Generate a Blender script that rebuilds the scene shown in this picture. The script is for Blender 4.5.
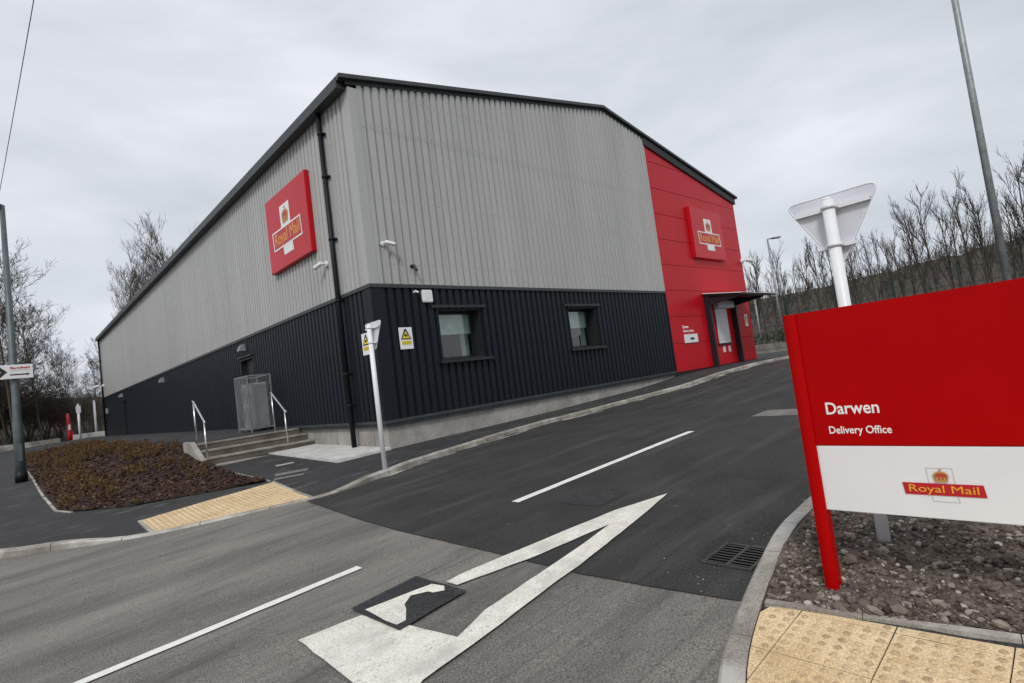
import bpy, bmesh, math, random
from mathutils import Vector, Matrix, noise
random.seed(7)
C = bpy.context.scene
for o in list(bpy.data.objects): bpy.data.objects.remove(o)
col = C.collection
rad = math.radians

# ------------------------------------------------ camera, sky, sun, exposure
cam = bpy.data.objects.new('camera', bpy.data.cameras.new('camera')); col.objects.link(cam)
cr, cu, cf = Vector((0.72123605, -0.68073106, -0.12815535)), Vector((0.05012831, -0.13323307, 0.9898162)), Vector((0.69087316, 0.72031533, 0.06196859))
CAM = Vector((-5.7413, -10.0, 0.598))
M = Matrix((cr, cu, -cf)).transposed().to_4x4(); M.translation = CAM
cam.matrix_world = M
cam.data.lens = 541.03 * 36 / 1024; cam.data.sensor_width = 36
cam.data.clip_start = 0.05; cam.data.clip_end = 6000
C.camera = cam

SUN_EL, SUN_AZ = rad(46), rad(234)          # azimuth clockwise from +Y
w = bpy.data.worlds.new('World'); C.world = w; w.use_nodes = True
nt = w.node_tree; nt.nodes.clear()
def wn(t, **k):
    n = nt.nodes.new(t)
    for a, b in k.items(): setattr(n, a, b)
    return n
sky = wn('ShaderNodeTexSky', sky_type='NISHITA', sun_disc=False, sun_elevation=SUN_EL, sun_rotation=SUN_AZ)
tc = wn('ShaderNodeTexCoord'); mp = wn('ShaderNodeMapping'); mp.inputs['Scale'].default_value = (1.0, 1.0, 3.2); mp.inputs['Rotation'].default_value = (0, 0, rad(35))
nz = wn('ShaderNodeTexNoise'); nz.inputs['Scale'].default_value = 1.9; nz.inputs['Detail'].default_value = 7; nz.inputs['Roughness'].default_value = .52; nz.inputs['Distortion'].default_value = .35
cl = wn('ShaderNodeValToRGB')
cl.color_ramp.elements[0].position = .3; cl.color_ramp.elements[0].color = (4.9, 5.25, 5.8, 1)
cl.color_ramp.elements[1].position = .68; cl.color_ramp.elements[1].color = (7.3, 7.5, 7.9, 1)
e = cl.color_ramp.elements.new(.48); e.color = (5.9, 6.2, 6.75, 1)
mx = wn('ShaderNodeMix', data_type='RGBA'); mx.inputs[0].default_value = .95
bg = wn('ShaderNodeBackground'); bg.inputs[1].default_value = .1
out = wn('ShaderNodeOutputWorld'); L = nt.links.new
L(tc.outputs['Generated'], mp.inputs[0]); L(mp.outputs[0], nz.inputs['Vector']); L(nz.outputs[0], cl.inputs[0])
L(sky.outputs[0], mx.inputs[6]); L(cl.outputs[0], mx.inputs[7]); L(mx.outputs[2], bg.inputs[0]); L(bg.outputs[0], out.inputs[0])
sd = bpy.data.lights.new('sun', 'SUN'); sd.energy = 1.5; sd.angle = rad(12); sd.color = (1, .97, .93)
sun = bpy.data.objects.new('sun', sd); col.objects.link(sun)
sv = Vector((math.sin(SUN_AZ) * math.cos(SUN_EL), math.cos(SUN_AZ) * math.cos(SUN_EL), math.sin(SUN_EL)))
sun.rotation_euler = sv.to_track_quat('Z', 'Y').to_euler(); sun.location = (0, 0, 40)
C.view_settings.view_transform = 'Standard'; C.view_settings.look = 'None'
C.view_settings.exposure = 0.27; C.view_settings.gamma = 1
C.render.resolution_x = 1024; C.render.resolution_y = 683

# ------------------------------------------------ materials
def mat(name, c1, c2=None, rough=.7, scale=6, detail=6, lo=.35, hi=.65, bump=0, bscale=None, metallic=0, spec=.5,
        stretch=(1, 1, 1), coords='Object', grain=0, gscale=150, gc=(0, 0, 0), coat=0):
    m = bpy.data.materials.new(name); m.use_nodes = True; t = m.node_tree
    b = t.nodes['Principled BSDF']; b.inputs['Roughness'].default_value = rough
    b.inputs['Metallic'].default_value = metallic; b.inputs['Specular IOR Level'].default_value = spec
    b.inputs['Coat Weight'].default_value = coat
    b.inputs['Base Color'].default_value = (*c1, 1)
    N = t.nodes.new; K = t.links.new
    tcn = N('ShaderNodeTexCoord'); mpn = N('ShaderNodeMapping'); mpn.inputs['Scale'].default_value = stretch
    K(tcn.outputs[coords], mpn.inputs[0])
    last = None
    if c2:
        n = N('ShaderNodeTexNoise'); n.inputs['Scale'].default_value = scale; n.inputs['Detail'].default_value = detail
        n.inputs['Roughness'].default_value = .6
        K(mpn.outputs[0], n.inputs['Vector'])
        r = N('ShaderNodeValToRGB'); r.color_ramp.elements[0].position = lo; r.color_ramp.elements[1].position = hi
        r.color_ramp.elements[0].color = (*c1, 1); r.color_ramp.elements[1].color = (*c2, 1)
        K(n.outputs[0], r.inputs[0]); last = r.outputs[0]
    if grain:
        g = N('ShaderNodeTexNoise'); g.inputs['Scale'].default_value = gscale; g.inputs['Detail'].default_value = 2
        K(tcn.outputs[coords], g.inputs['Vector'])
        gr = N('ShaderNodeValToRGB'); gr.color_ramp.elements[0].position = .35; gr.color_ramp.elements[1].position = .68
        gr.color_ramp.elements[0].color = (1 - grain,) * 3 + (1,); gr.color_ramp.elements[1].color = (1 + grain * 1.6,) * 3 + (1,)
        K(g.outputs[0], gr.inputs[0])
        mu = N('ShaderNodeMix'); mu.data_type = 'RGBA'; mu.blend_type = 'MULTIPLY'; mu.inputs[0].default_value = 1
        mu.clamp_result = False
        if last: K(last, mu.inputs[6])
        else: mu.inputs[6].default_value = (*c1, 1)
        K(gr.outputs[0], mu.inputs[7]); last = mu.outputs[2]
    if last: K(last, b.inputs['Base Color'])
    if bump:
        bn = N('ShaderNodeTexNoise'); bn.inputs['Scale'].default_value = bscale or scale * 4; bn.inputs['Detail'].default_value = 4
        K(tcn.outputs[coords], bn.inputs['Vector'])
        bb = N('ShaderNodeBump'); bb.inputs['Strength'].default_value = bump; bb.inputs['Distance'].default_value = .01
        K(bn.outputs[0], bb.inputs['Height']); K(bb.outputs[0], b.inputs['Normal'])
    m['last'] = 0
    return m

def layer(m, color, scale, lo, hi, amount=1.0, stretch=(1, 1, 1), detail=5, rot=0):
    """blend one more noise-shaped patch colour over the base colour"""
    t = m.node_tree; b = t.nodes['Principled BSDF']; N = t.nodes.new; K = t.links.new
    inp = b.inputs['Base Color']; src = inp.links[0].from_socket if inp.links else None
    tcn = N('ShaderNodeTexCoord'); mpn = N('ShaderNodeMapping'); mpn.inputs['Scale'].default_value = stretch; mpn.inputs['Rotation'].default_value = (0, 0, rot)
    n = N('ShaderNodeTexNoise'); n.inputs['Scale'].default_value = scale; n.inputs['Detail'].default_value = detail; n.inputs['Roughness'].default_value = .62
    r = N('ShaderNodeMapRange'); r.inputs['From Min'].default_value = lo; r.inputs['From Max'].default_value = hi; r.inputs['To Max'].default_value = amount
    K(tcn.outputs['Object'], mpn.inputs[0]); K(mpn.outputs[0], n.inputs['Vector']); K(n.outputs[0], r.inputs[0])
    mu = N('ShaderNodeMix'); mu.data_type = 'RGBA'; mu.clamp_result = False
    K(r.outputs[0], mu.inputs[0])
    if src: K(src, mu.inputs[6])
    else: mu.inputs[6].default_value = inp.default_value
    mu.inputs[7].default_value = (*color, 1); K(mu.outputs[2], inp)
    return m

def island(name, colors, rough=.8):
    m = bpy.data.materials.new(name); m.use_nodes = True; t = m.node_tree; b = t.nodes['Principled BSDF']
    g = t.nodes.new('ShaderNodeNewGeometry'); r = t.nodes.new('ShaderNodeValToRGB')
    for i in range(len(colors) - 2): r.color_ramp.elements.new((i + 1) / (len(colors) - 1))
    for i, c in enumerate(colors): r.color_ramp.elements[i].color = (*c, 1); r.color_ramp.elements[i].position = i / (len(colors) - 1)
    t.links.new(g.outputs['Random Per Island'], r.inputs[0]); t.links.new(r.outputs[0], b.inputs['Base Color'])
    b.inputs['Roughness'].default_value = rough; b.inputs['Specular IOR Level'].default_value = .25
    return m

MT = {}
MT['new_asphalt'] = layer(mat('new_asphalt', (.0145, .0142, .014), (.027, .0262, .025), rough=.88, scale=1.3, grain=.65, gscale=95, bump=.55, bscale=160),
                          (.085, .080, .074), 1.3, .52, .78, .65, stretch=(.25, 2.2, 1), rot=rad(-4))
layer(MT['new_asphalt'], (.15, .145, .135), 5, .66, .8, .5)
layer(MT['new_asphalt'], (.016, .016, .017), 2.2, .55, .75, .5, stretch=(.3, 2.5, 1))
MT['old_asphalt'] = layer(mat('old_asphalt', (.110, .102, .092), (.185, .170, .150), rough=.85, scale=.9, stretch=(.5, 1.8, 1), grain=.42, gscale=105, bump=.5, bscale=170),
                          (.055, .052, .049), 2.0, .47, .72, .5, stretch=(.28, 2.0, 1), rot=rad(8))
layer(MT['old_asphalt'], (.27, .25, .225), 1.5, .52, .76, .5, stretch=(.35, 1.6, 1), rot=rad(-14))
layer(MT['old_asphalt'], (.28, .26, .24), 9, .60, .8, .6)
layer(MT['old_asphalt'], (.05, .048, .045), 3.2, .6, .72, .55, stretch=(.12, 3.4, 1), rot=rad(4))
layer(MT['old_asphalt'], (.04, .038, .036), 38, .66, .74, .8)
layer(MT['new_asphalt'], (.16, .15, .14), 42, .68, .75, .8)
MT['foot_asphalt'] = layer(mat('footway_asphalt', (.018, .018, .019), (.030, .0295, .030), rough=.9, scale=1.2, grain=.6, gscale=95, bump=.5, bscale=170),
                           (.17, .165, .155), 2.4, .56, .76, .6, stretch=(.8, 1.9, 1), rot=rad(20))
layer(MT['foot_asphalt'], (.23, .22, .205), 7, .66, .8, .6)
MT['patch_asphalt'] = mat('patch_asphalt', (.014, .014, .015), (.025, .025, .026), rough=.75, scale=9, grain=.8, gscale=75, bump=.6, bscale=160)
MT['kerb'] = layer(mat('kerb_concrete', (.19, .172, .145), (.33, .305, .262), rough=.9, scale=3, grain=.2, gscale=90, bump=.3, bscale=90), (.11, .105, .1), 5, .55, .75, .6)
MT['kerb_joint'] = mat('kerb_joint', (.06, .058, .055))
MT['concrete'] = layer(mat('concrete', (.24, .225, .20), (.36, .34, .31), rough=.9, scale=1.6, grain=.15, gscale=60, bump=.25, bscale=50), (.14, .125, .11), 2.5, .55, .78, .7)
MT['pale_concrete'] = layer(mat('pale_concrete', (.44, .43, .41), (.58, .57, .55), rough=.9, scale=2.3, grain=.12, gscale=80, bump=.2, bscale=80), (.28, .27, .25), 3.5, .6, .8, .6)
MT['tread'] = layer(mat('tread_concrete', (.21, .195, .165), (.34, .32, .28), rough=.9, scale=3, grain=.2, gscale=60), (.15, .12, .08), 4, .52, .75, .6)
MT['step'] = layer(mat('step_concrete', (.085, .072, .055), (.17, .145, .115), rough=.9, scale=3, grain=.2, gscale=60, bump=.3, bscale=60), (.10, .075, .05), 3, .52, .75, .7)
MT['soil'] = layer(mat('soil', (.045, .034, .026), (.120, .094, .073), rough=.95, scale=9, grain=.5, gscale=60, bump=.9, bscale=40), (.13, .115, .1), 14, .55, .7, .6)
MT['mulch'] = mat('mulch_bed', (.022, .012, .009), (.040, .022, .016), rough=.95, scale=12, bump=.8, bscale=50)
MT['grass'] = layer(mat('rough_grass', (.035, .032, .016), (.075, .062, .030), rough=.95, scale=.8, bump=.6, bscale=8), (.04, .05, .018), .3, .5, .65, .6)
MT['hill'] = layer(mat('hill_wood', (.018, .013, .008), (.050, .036, .022), rough=.95, scale=.6, detail=12, bump=1, bscale=1.2), (.035, .038, .018), .05, .5, .62, .7)
MT['cover'] = mat('cover_grey', (.11, .108, .10), (.22, .215, .20), rough=.9, scale=18)
MT['joint'] = mat('sealant_joint', (.012, .012, .013))
# paving with slab joints handled in geometry
MT['buff'] = layer(layer(mat('buff_paving', (.56, .41, .215), (.68, .525, .32), rough=.85, scale=3.5, grain=.22, gscale=110, bump=.35, bscale=120), (.40, .27, .13), 6, .55, .78, .6), (.66, .56, .38), 2.1, .55, .75, .45)
MT['blister'] = layer(mat('buff_blister', (.40, .285, .15), (.55, .41, .24), rough=.85, scale=5, grain=.2, gscale=110), (.20, .145, .09), 9, .5, .7, .7)
# road paint
m = mat('road_paint', (.62, .59, .51), (.76, .73, .65), rough=.7, scale=7, grain=.12, gscale=120, bump=.2, bscale=150)
layer(m, (.25, .24, .225), 45, .58, .66, .75); layer(m, (.40, .385, .36), 130, .56, .62, .5); layer(m, (.46, .44, .40), 4, .5, .7, .7); MT['paint'] = m
MT['paint_clean'] = layer(mat('fresh_road_paint', (.68, .665, .61), (.78, .765, .71), rough=.6, scale=8, grain=.08, gscale=120), (.33, .32, .3), 22, .66, .72, .7)
# cladding
def clad(name, c1, c2, rough=.42, spec=.4):
    m = mat(name, c1, c2, rough=rough, spec=spec, scale=.8, lo=.3, hi=.7, stretch=(1, 1, .18))
    return m
MT['grey_clad'] = layer(clad('grey_cladding', (.37, .375, .36), (.43, .43, .412), .36), (.27, .275, .26), 1.4, .5, .75, .5, stretch=(3, 3, .12))
MT['navy_clad'] = clad('navy_cladding', (.0068, .0100, .0155), (.0095, .0132, .0195), .45, .2)
MT['red_panel'] = clad('red_panel', (.47, .003, .009), (.52, .004, .011), .42, .22)
MT['dark_trim'] = mat('dark_trim', (.030, .036, .038), (.042, .048, .050), rough=.5, scale=3)
MT['soffit'] = mat('soffit_trim', (.012, .013, .015), rough=.6)
MT['roof'] = mat('roof_sheet', (.06, .065, .068), (.08, .085, .088), rough=.5, scale=1)
MT['black_pipe'] = mat('black_pipe', (.005, .007, .009), rough=.5, spec=.25)
MT['dark_metal'] = mat('dark_metal', (.012, .012, .017), rough=.45)
MT['sign_red'] = mat('sign_red', (.37, .0006, .0008), (.41, .0008, .001), rough=.42, spec=.08, scale=2.5)
MT['board_red'] = mat('board_red', (.50, .006, .014), (.54, .008, .017), rough=.36, scale=1, spec=.3)
MT['band_red'] = mat('band_red', (.46, .008, .016), rough=.4)
MT['sign_white'] = mat('sign_white', (.72, .73, .735), (.76, .77, .775), rough=.35, scale=2)
MT['white'] = mat('white_paint', (.72, .73, .74), (.78, .79, .80), rough=.4, scale=5)
MT['letter_white'] = mat('letter_white', (.8, .8, .8), rough=.5)
MT['yellow'] = mat('letter_yellow', (.80, .36, .03), rough=.5)
MT['warn_yellow'] = mat('warning_yellow', (.75, .58, .03), rough=.5)
MT['gold'] = mat('crown_gold', (.50, .26, .06), rough=.5)
MT['crown_red'] = mat('crown_red', (.45, .06, .03), rough=.5)
MT['outline'] = mat('outline_grey', (.42, .42, .45), rough=.5)
MT['black'] = mat('black_print', (.01, .01, .012), rough=.5)
MT['grey_back'] = mat('sign_back_grey', (.60, .61, .65), (.66, .67, .71), rough=.45, scale=4)
MT['galv'] = layer(mat('galvanised_steel', (.22, .245, .25), (.32, .34, .345), rough=.5, scale=5, metallic=.35), (.14, .16, .165), 9, .5, .7, .6)
MT['post_green'] = layer(mat('green_grey_post', (.075, .095, .10), (.12, .145, .15), rough=.5, scale=4, metallic=.2), (.05, .06, .06), 8, .5, .7, .6)
MT['stainless'] = mat('stainless', (.55, .56, .57), rough=.28, metallic=.85)
MT['shutter'] = mat('shutter_grey', (.70, .71, .72), rough=.45)
MT['curtain'] = mat('curtain_fabric', (.16, .21, .19), (.22, .28, .25), rough=.9, scale=5)
MT['blind'] = mat('blind_fabric', (.50, .62, .57), (.62, .74, .69), rough=.8, scale=4, lo=.45, hi=.6)
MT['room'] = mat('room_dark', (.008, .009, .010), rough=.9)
MT['bark'] = mat('bark', (.050, .042, .034), (.095, .082, .066), rough=.95, scale=3)
MT['twig'] = mat('twig', (.045, .036, .028), (.08, .064, .05), rough=.95, scale=2)
MT['twig_pale'] = mat('pale_twig', (.095, .080, .066), (.15, .13, .11), rough=.95, scale=2)
MT['scrub'] = mat('scrub_twig', (.030, .022, .014), (.062, .045, .027), rough=.95, scale=.6)
MT['iron'] = mat('cast_iron', (.022, .022, .023), (.042, .041, .040), rough=.55, scale=12, bump=.3, bscale=60)
MT['pit_shade'] = mat('gully_shade', (.002, .002, .002), rough=1, spec=0)  # near black, no gloss: colour stands for the shade inside the gully
MT['fence_green'] = mat('fence_green', (.012, .028, .020), rough=.5)
MT['ac'] = mat('ac_casing', (.40, .41, .40), (.46, .47, .46), rough=.5, scale=2)
MT['chips'] = island('bark_chips', [(.018, .007, .005), (.042, .017, .010), (.075, .030, .018), (.026, .011, .007), (.12, .07, .05), (.014, .007, .005)])
MT['stones'] = island('stones', [(.050, .038, .029), (.13, .105, .085), (.085, .066, .051), (.26, .225, .185), (.11, .088, .070), (.050, .038, .029), (.17, .14, .113), (.46, .43, .38)], .9)
MT['leaves'] = island('sapling_leaves', [(.085, .045, .016), (.14, .075, .026), (.060, .048, .016), (.17, .095, .036), (.045, .028, .012), (.11, .050, .018)])
MT['hedge'] = island('hedge_leaves', [(.02, .035, .014), (.035, .055, .022), (.03, .04, .018)])
g = bpy.data.materials.new('window_glass'); g.use_nodes = True; t = g.node_tree; t.nodes.clear()
a = t.nodes.new('ShaderNodeBsdfTransparent'); a.inputs[0].default_value = (.80, .88, .85, 1); b = t.nodes.new('ShaderNodeBsdfGlossy'); b.inputs['Roughness'].default_value = .01
f0 = t.nodes.new('ShaderNodeLayerWeight'); f = t.nodes.new('ShaderNodeMapRange'); f.inputs['To Min'].default_value = .05; f.inputs['To Max'].default_value = .35; t.links.new(f0.outputs['Facing'], f.inputs[0]); s = t.nodes.new('ShaderNodeMixShader'); o = t.nodes.new('ShaderNodeOutputMaterial')
t.links.new(f.outputs[0], s.inputs[0]); t.links.new(a.outputs[0], s.inputs[1]); t.links.new(b.outputs[0], s.inputs[2]); t.links.new(s.outputs[0], o.inputs[0]); MT['glass'] = g

# ------------------------------------------------ ground heights
def interp(x, xs, ys):
    if x <= xs[0]: return ys[0]
    for i in range(1, len(xs)):
        if x <= xs[i]:
            k = (x - xs[i - 1]) / (xs[i] - xs[i - 1]); return ys[i - 1] + k * (ys[i] - ys[i - 1])
    return ys[-1]
def sst(a, b, x):
    k = min(1, max(0, (x - a) / (b - a))); return k * k * (3 - 2 * k)
GX = ([-60, -8, -5.5, -3, 0, 1.6, 5, 9.3, 11.6, 14.6, 18.5, 40], [-1.2, -.88, -.82, -.72, -.62, -.57, -.5, -.36, -.2, -.09, -.07, .05])
def G(x, y):
    return interp(x, *GX) + interp(y, [-200, -1, 10, 40, 300], [0, 0, .33, .72, .9]) * (1 - sst(-1, 3, x))
KL = [(60, -2.0), (20, -1.75), (15, -1.7), (10, -1.6), (5.5, -1.4), (3, -1.36), (1, -1.62), (-.6, -1.85), (-1.4, -2.12), (-2.35, -2.28), (-3.1, -2.0), (-3.9, -1.7), (-4.42, -1.42),
      (-5.26, -.68), (-5.82, -.2), (-6.4, .6), (-6.9, 1.9), (-7.15, 4), (-7.25, 8), (-7.3, 60)]
KR = [(60, -8.2), (4, -8.3), (-1.2, -8.35), (-1.8, -8.37), (-2.2, -8.42), (-2.86, -8.53), (-3.60, -8.745), (-4.25, -9.12), (-4.9, -9.75), (-5.6, -10.7), (-6.2, -12), (-6.6, -14), (-6.8, -60)]
def catmull(P, n=6):
    out = []
    for i in range(len(P) - 1):
        p0 = P[max(i - 1, 0)]; p1 = P[i]; p2 = P[i + 1]; p3 = P[min(i + 2, len(P) - 1)]; l_ = math.dist(p1, p2)
        if math.dist(p0, p1) > l_ * 1.3: k_ = l_ / math.dist(p0, p1); p0 = (p1[0] + (p0[0] - p1[0]) * k_, p1[1] + (p0[1] - p1[1]) * k_)
        if math.dist(p3, p2) > l_ * 1.3: k_ = l_ / math.dist(p3, p2); p3 = (p2[0] + (p3[0] - p2[0]) * k_, p2[1] + (p3[1] - p2[1]) * k_)
        if math.dist(p1, p2) > 3: out.append(p1); continue
        for k in range(n):
            t = k / n; r = []
            for a in range(2):
                r.append(.5 * (2 * p1[a] + (p2[a] - p0[a]) * t + (2 * p0[a] - 5 * p1[a] + 4 * p2[a] - p3[a]) * t * t + (3 * p1[a] - p0[a] - 3 * p2[a] + p3[a]) * t ** 3))
            out.append(tuple(r))
    out.append(P[-1]); return out
KLs, KRs = catmull(KL), catmull(KR)
def offset(P, d):
    out = []
    for i, p in enumerate(P):
        a = P[max(i - 1, 0)]; b = P[min(i + 1, len(P) - 1)]
        dx, dy = b[0] - a[0], b[1] - a[1]; l = math.hypot(dx, dy); out.append((p[0] - dy / l * d, p[1] + dx / l * d))
    return out
def kly(x):
    P = KL
    for i in range(len(P) - 1):
        if P[i][0] >= x >= P[i + 1][0]:
            k = (P[i][0] - x) / (P[i][0] - P[i + 1][0] + 1e-9); return P[i][1] + k * (P[i + 1][1] - P[i][1])
    return P[0][1] if x > P[0][0] else 60
RD = .08
def drop(x, y):
    if x < -6 or x > 0 or y > 2: return 0
    return sst(-5.3, -4.5, x) * (1 - sst(-2.45, -1.5, x)) * max(0, min(1, 1.15 - (y - kly(x)) / 1.9))
def F(x, y): return G(x, y) - (RD - .01) * drop(x, y)              # left footway
def FR(x, y): return G(x, y) - (RD - .012) * (1 - sst(-2.9, -1.9, x))  # right footway, dropped round the radius
def R(x, y): return G(x, y) - RD
def H_bed(x, y): return max(F(x, y) + .01, 0) if False else F(x, y) - .01

# ------------------------------------------------ object helpers
def tag(o, label=None, cat=None, group=None, kind=None):
    if label: o['label'] = label
    if cat: o['category'] = cat
    if group: o['group'] = group
    if kind: o['kind'] = kind
    return o
def empty(name, loc, label, cat, group=None, rz=0):
    o = bpy.data.objects.new(name, None); col.objects.link(o); o.location = loc; o.rotation_euler[2] = rz; o.empty_display_size = .2
    return tag(o, label, cat, group)
class MB:
    def __init__(s): s.v = []; s.f = []; s.mi = []; s.m = 0; s.sm = []; s.smooth = False
    def add(s, vs, fs):
        n = len(s.v); s.v += [tuple(v) for v in vs]
        for f in fs: s.f.append([i + n for i in f]); s.mi.append(s.m); s.sm.append(s.smooth)
        return s
    def box(s, a, b):
        x0, y0, z0 = a; x1, y1, z1 = b
        if x0 > x1: x0, x1 = x1, x0
        if y0 > y1: y0, y1 = y1, y0
        if z0 > z1: z0, z1 = z1, z0
        v = [(x0, y0, z0), (x1, y0, z0), (x1, y1, z0), (x0, y1, z0), (x0, y0, z1), (x1, y0, z1), (x1, y1, z1), (x0, y1, z1)]
        return s.add(v, [(0, 3, 2, 1), (4, 5, 6, 7), (0, 1, 5, 4), (1, 2, 6, 5), (2, 3, 7, 6), (3, 0, 4, 7)])
    def hexa(s, v): return s.add(v, [(0, 3, 2, 1), (4, 5, 6, 7), (0, 1, 5, 4), (1, 2, 6, 5), (2, 3, 7, 6), (3, 0, 4, 7)])
    def tube(s, pts, rs, n=10, cap=True):
        pts = [Vector(p) for p in pts]
        if not hasattr(rs, '__len__'): rs = [rs] * len(pts)
        base = len(s.v); up = None
        for i, p in enumerate(pts):
            d = (pts[min(i + 1, len(pts) - 1)] - pts[max(i - 1, 0)]).normalized()
            if up is None: up = d.orthogonal().normalized()
            up = (up - d * up.dot(d)).normalized(); sd2 = d.cross(up)
            for k in range(n):
                a = 2 * math.pi * k / n; s.v.append(tuple(p + (up * math.cos(a) + sd2 * math.sin(a)) * rs[i]))
        for i in range(len(pts) - 1):
            for k in range(n):
                s.f.append([base + i * n + k, base + i * n + (k + 1) % n, base + (i + 1) * n + (k + 1) % n, base + (i + 1) * n + k]); s.mi.append(s.m); s.sm.append(True)
        if cap:
            s.f.append([base + k for k in range(n)][::-1]); s.mi.append(s.m); s.sm.append(False)
            s.f.append([base + (len(pts) - 1) * n + k for k in range(n)]); s.mi.append(s.m); s.sm.append(False)
        return s
    def prism(s, poly, o, U, V, W, t):
        """polygon poly (u,v) at origin o, extruded t along W"""
        o, U, V, W = map(Vector, (o, U, V, W)); n = len(poly)
        a = [o + U * p[0] + V * p[1] for p in poly]; b = [p + W * t for p in a]
        s.add(a + b, [list(range(n)), list(range(n, 2 * n))[::-1]] + [(i, i + n, (i + 1) % n + n, (i + 1) % n) for i in range(n)]); return s
    def build(s, name, mats, parent=None, bevel=0):
        if not isinstance(mats, (list, tuple)): mats = [mats]
        me = bpy.data.meshes.new(name); me.from_pydata(s.v, [], s.f)
        for m in mats: me.materials.append(MT[m] if isinstance(m, str) else m)
        me.polygons.foreach_set('material_index', s.mi); me.polygons.foreach_set('use_smooth', s.sm); me.update()
        bm = bmesh.new(); bm.from_mesh(me)
        if len(bm.faces) < 60000: bmesh.ops.recalc_face_normals(bm, faces=bm.faces)
        if bevel: bmesh.ops.bevel(bm, geom=[e for e in bm.edges if len(e.link_faces) == 2 and e.calc_face_angle(0) > .6], offset=bevel, segments=2, affect='EDGES', clamp_overlap=True)
        bm.to_mesh(me); bm.free()
        o = bpy.data.objects.new(name, me); col.objects.link(o)
        if parent: o.parent = parent
        return o
def local(parent, o):  # coordinates were given in world space
    o.location = -Vector(parent.location); return o
def bx(name, a, b, m, parent=None, bevel=0):
    o = MB().box(a, b).build(name, m, parent, bevel)
    if parent: local(parent, o)
    return o
def wbuild(mb, name, m, parent, bevel=0): return local(parent, mb.build(name, m, parent, bevel))

def sheet(name, poly, hf, off, m, step=.5, kind='structure', thick=0):
    bm = bmesh.new(); vs = [bm.verts.new((x, y, 0)) for x, y in poly]; bm.faces.new(vs)
    bmesh.ops.triangulate(bm, faces=bm.faces)
    x0, x1 = min(p[0] for p in poly), max(p[0] for p in poly); y0, y1 = min(p[1] for p in poly), max(p[1] for p in poly)
    def cuts(a, b):
        L_ = []; x = math.floor(a / step) * step
        while x < b:
            if a < x: L_.append(x)
            x += step if -12 < x < 20 else step * 4
        return L_
    for x in cuts(x0, x1): bmesh.ops.bisect_plane(bm, geom=bm.verts[:] + bm.edges[:] + bm.faces[:], plane_co=(x, 0, 0), plane_no=(1, 0, 0))
    for y in cuts(y0, y1): bmesh.ops.bisect_plane(bm, geom=bm.verts[:] + bm.edges[:] + bm.faces[:], plane_co=(0, y, 0), plane_no=(0, 1, 0))
    for v in bm.verts: v.co.z = hf(v.co.x, v.co.y) + off
    for f_ in bm.faces:
        f_.normal_update()
        if f_.normal.z < 0: f_.normal_flip()
    me = bpy.data.meshes.new(name); bm.to_mesh(me); bm.free(); me.materials.append(MT[m])
    o = bpy.data.objects.new(name, me); col.objects.link(o)
    if kind: o['kind'] = kind
    return o
FONT = None
def text_mesh(s, size, o, U, V, depth=.003, bold=.0, shear=0, spacing=1):
    """lettering as mesh; lower-left at o"""
    cu_ = bpy.data.curves.new('t', 'FONT'); cu_.body = s; cu_.size = size; cu_.extrude = depth; cu_.offset = bold; cu_.shear = shear; cu_.space_character = spacing; cu_.resolution_u = 3
    ob = bpy.data.objects.new('t', cu_); col.objects.link(ob); dg = bpy.context.evaluated_depsgraph_get()
    me = bpy.data.meshes.new_from_object(ob.evaluated_get(dg)); bpy.data.objects.remove(ob)
    U, V = Vector(U).normalized(), Vector(V).normalized(); W = U.cross(V)
    xs = [v.co.x for v in me.vertices]; wdt = max(xs) - min(xs); x0 = min(xs)
    return me, wdt, x0, U, V, W
def text(name, s, o, U, V, width=None, size=.1, mat_='letter_white', parent=None, depth=.003, bold=0, shear=0):
    if ' ' in s:      # each word is a mesh of its own
        me, wdt, *_ = text_mesh(s, size, o, U, V, depth, bold, shear); k = width / wdt; U_ = Vector(U)
        for i, wd_ in enumerate(s.split(' ')):
            w1 = text_mesh(wd_, size, o, U, V, depth, bold, shear)[1]
            text(name, wd_, Vector(o) + U_ * (0 if i == 0 else (wdt - w1) * k), U, V, w1 * k, size, mat_, parent, depth, bold, shear)
        return
    me, wdt, x0, U, V, W = text_mesh(s, size, o, U, V, depth, bold, shear)
    kx = width / wdt if width else 1
    for v in me.vertices: v.co = Vector(o) + U * ((v.co.x - x0) * kx) + V * v.co.y + W * v.co.z
    me.materials.clear(); me.materials.append(MT[mat_]); ob = bpy.data.objects.new(name, me); col.objects.link(ob)
    if parent: ob.parent = parent; local(parent, ob)
    return ob

# ------------------------------------------------ ground, roads, kerbs
bm = bmesh.new()
def axis(c):
    out = [c]; s_ = 1.2
    r = []; x = c
    while x < 2500: x += s_; s_ *= 1.12; r.append(x)
    s_ = 1.2; x = c; l = []
    while x > -2500: x -= s_; s_ *= 1.12; l.append(x)
    return l[::-1] + [c] + r
ax, ay = axis(-2), axis(-4)
vv = [[bm.verts.new((x, y, min(G(max(min(x, 60), -60), max(min(y, 300), -200)) - .2, .3))) for y in ay] for x in ax]
for i in range(len(ax) - 1):
    for j in range(len(ay) - 1): bm.faces.new((vv[i][j], vv[i + 1][j], vv[i + 1][j + 1], vv[i][j + 1]))
me = bpy.data.meshes.new('ground'); bm.to_mesh(me); bm.free(); me.materials.append(MT['grass'])
o = bpy.data.objects.new('ground', me); col.objects.link(o); o['kind'] = 'structure'

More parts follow.
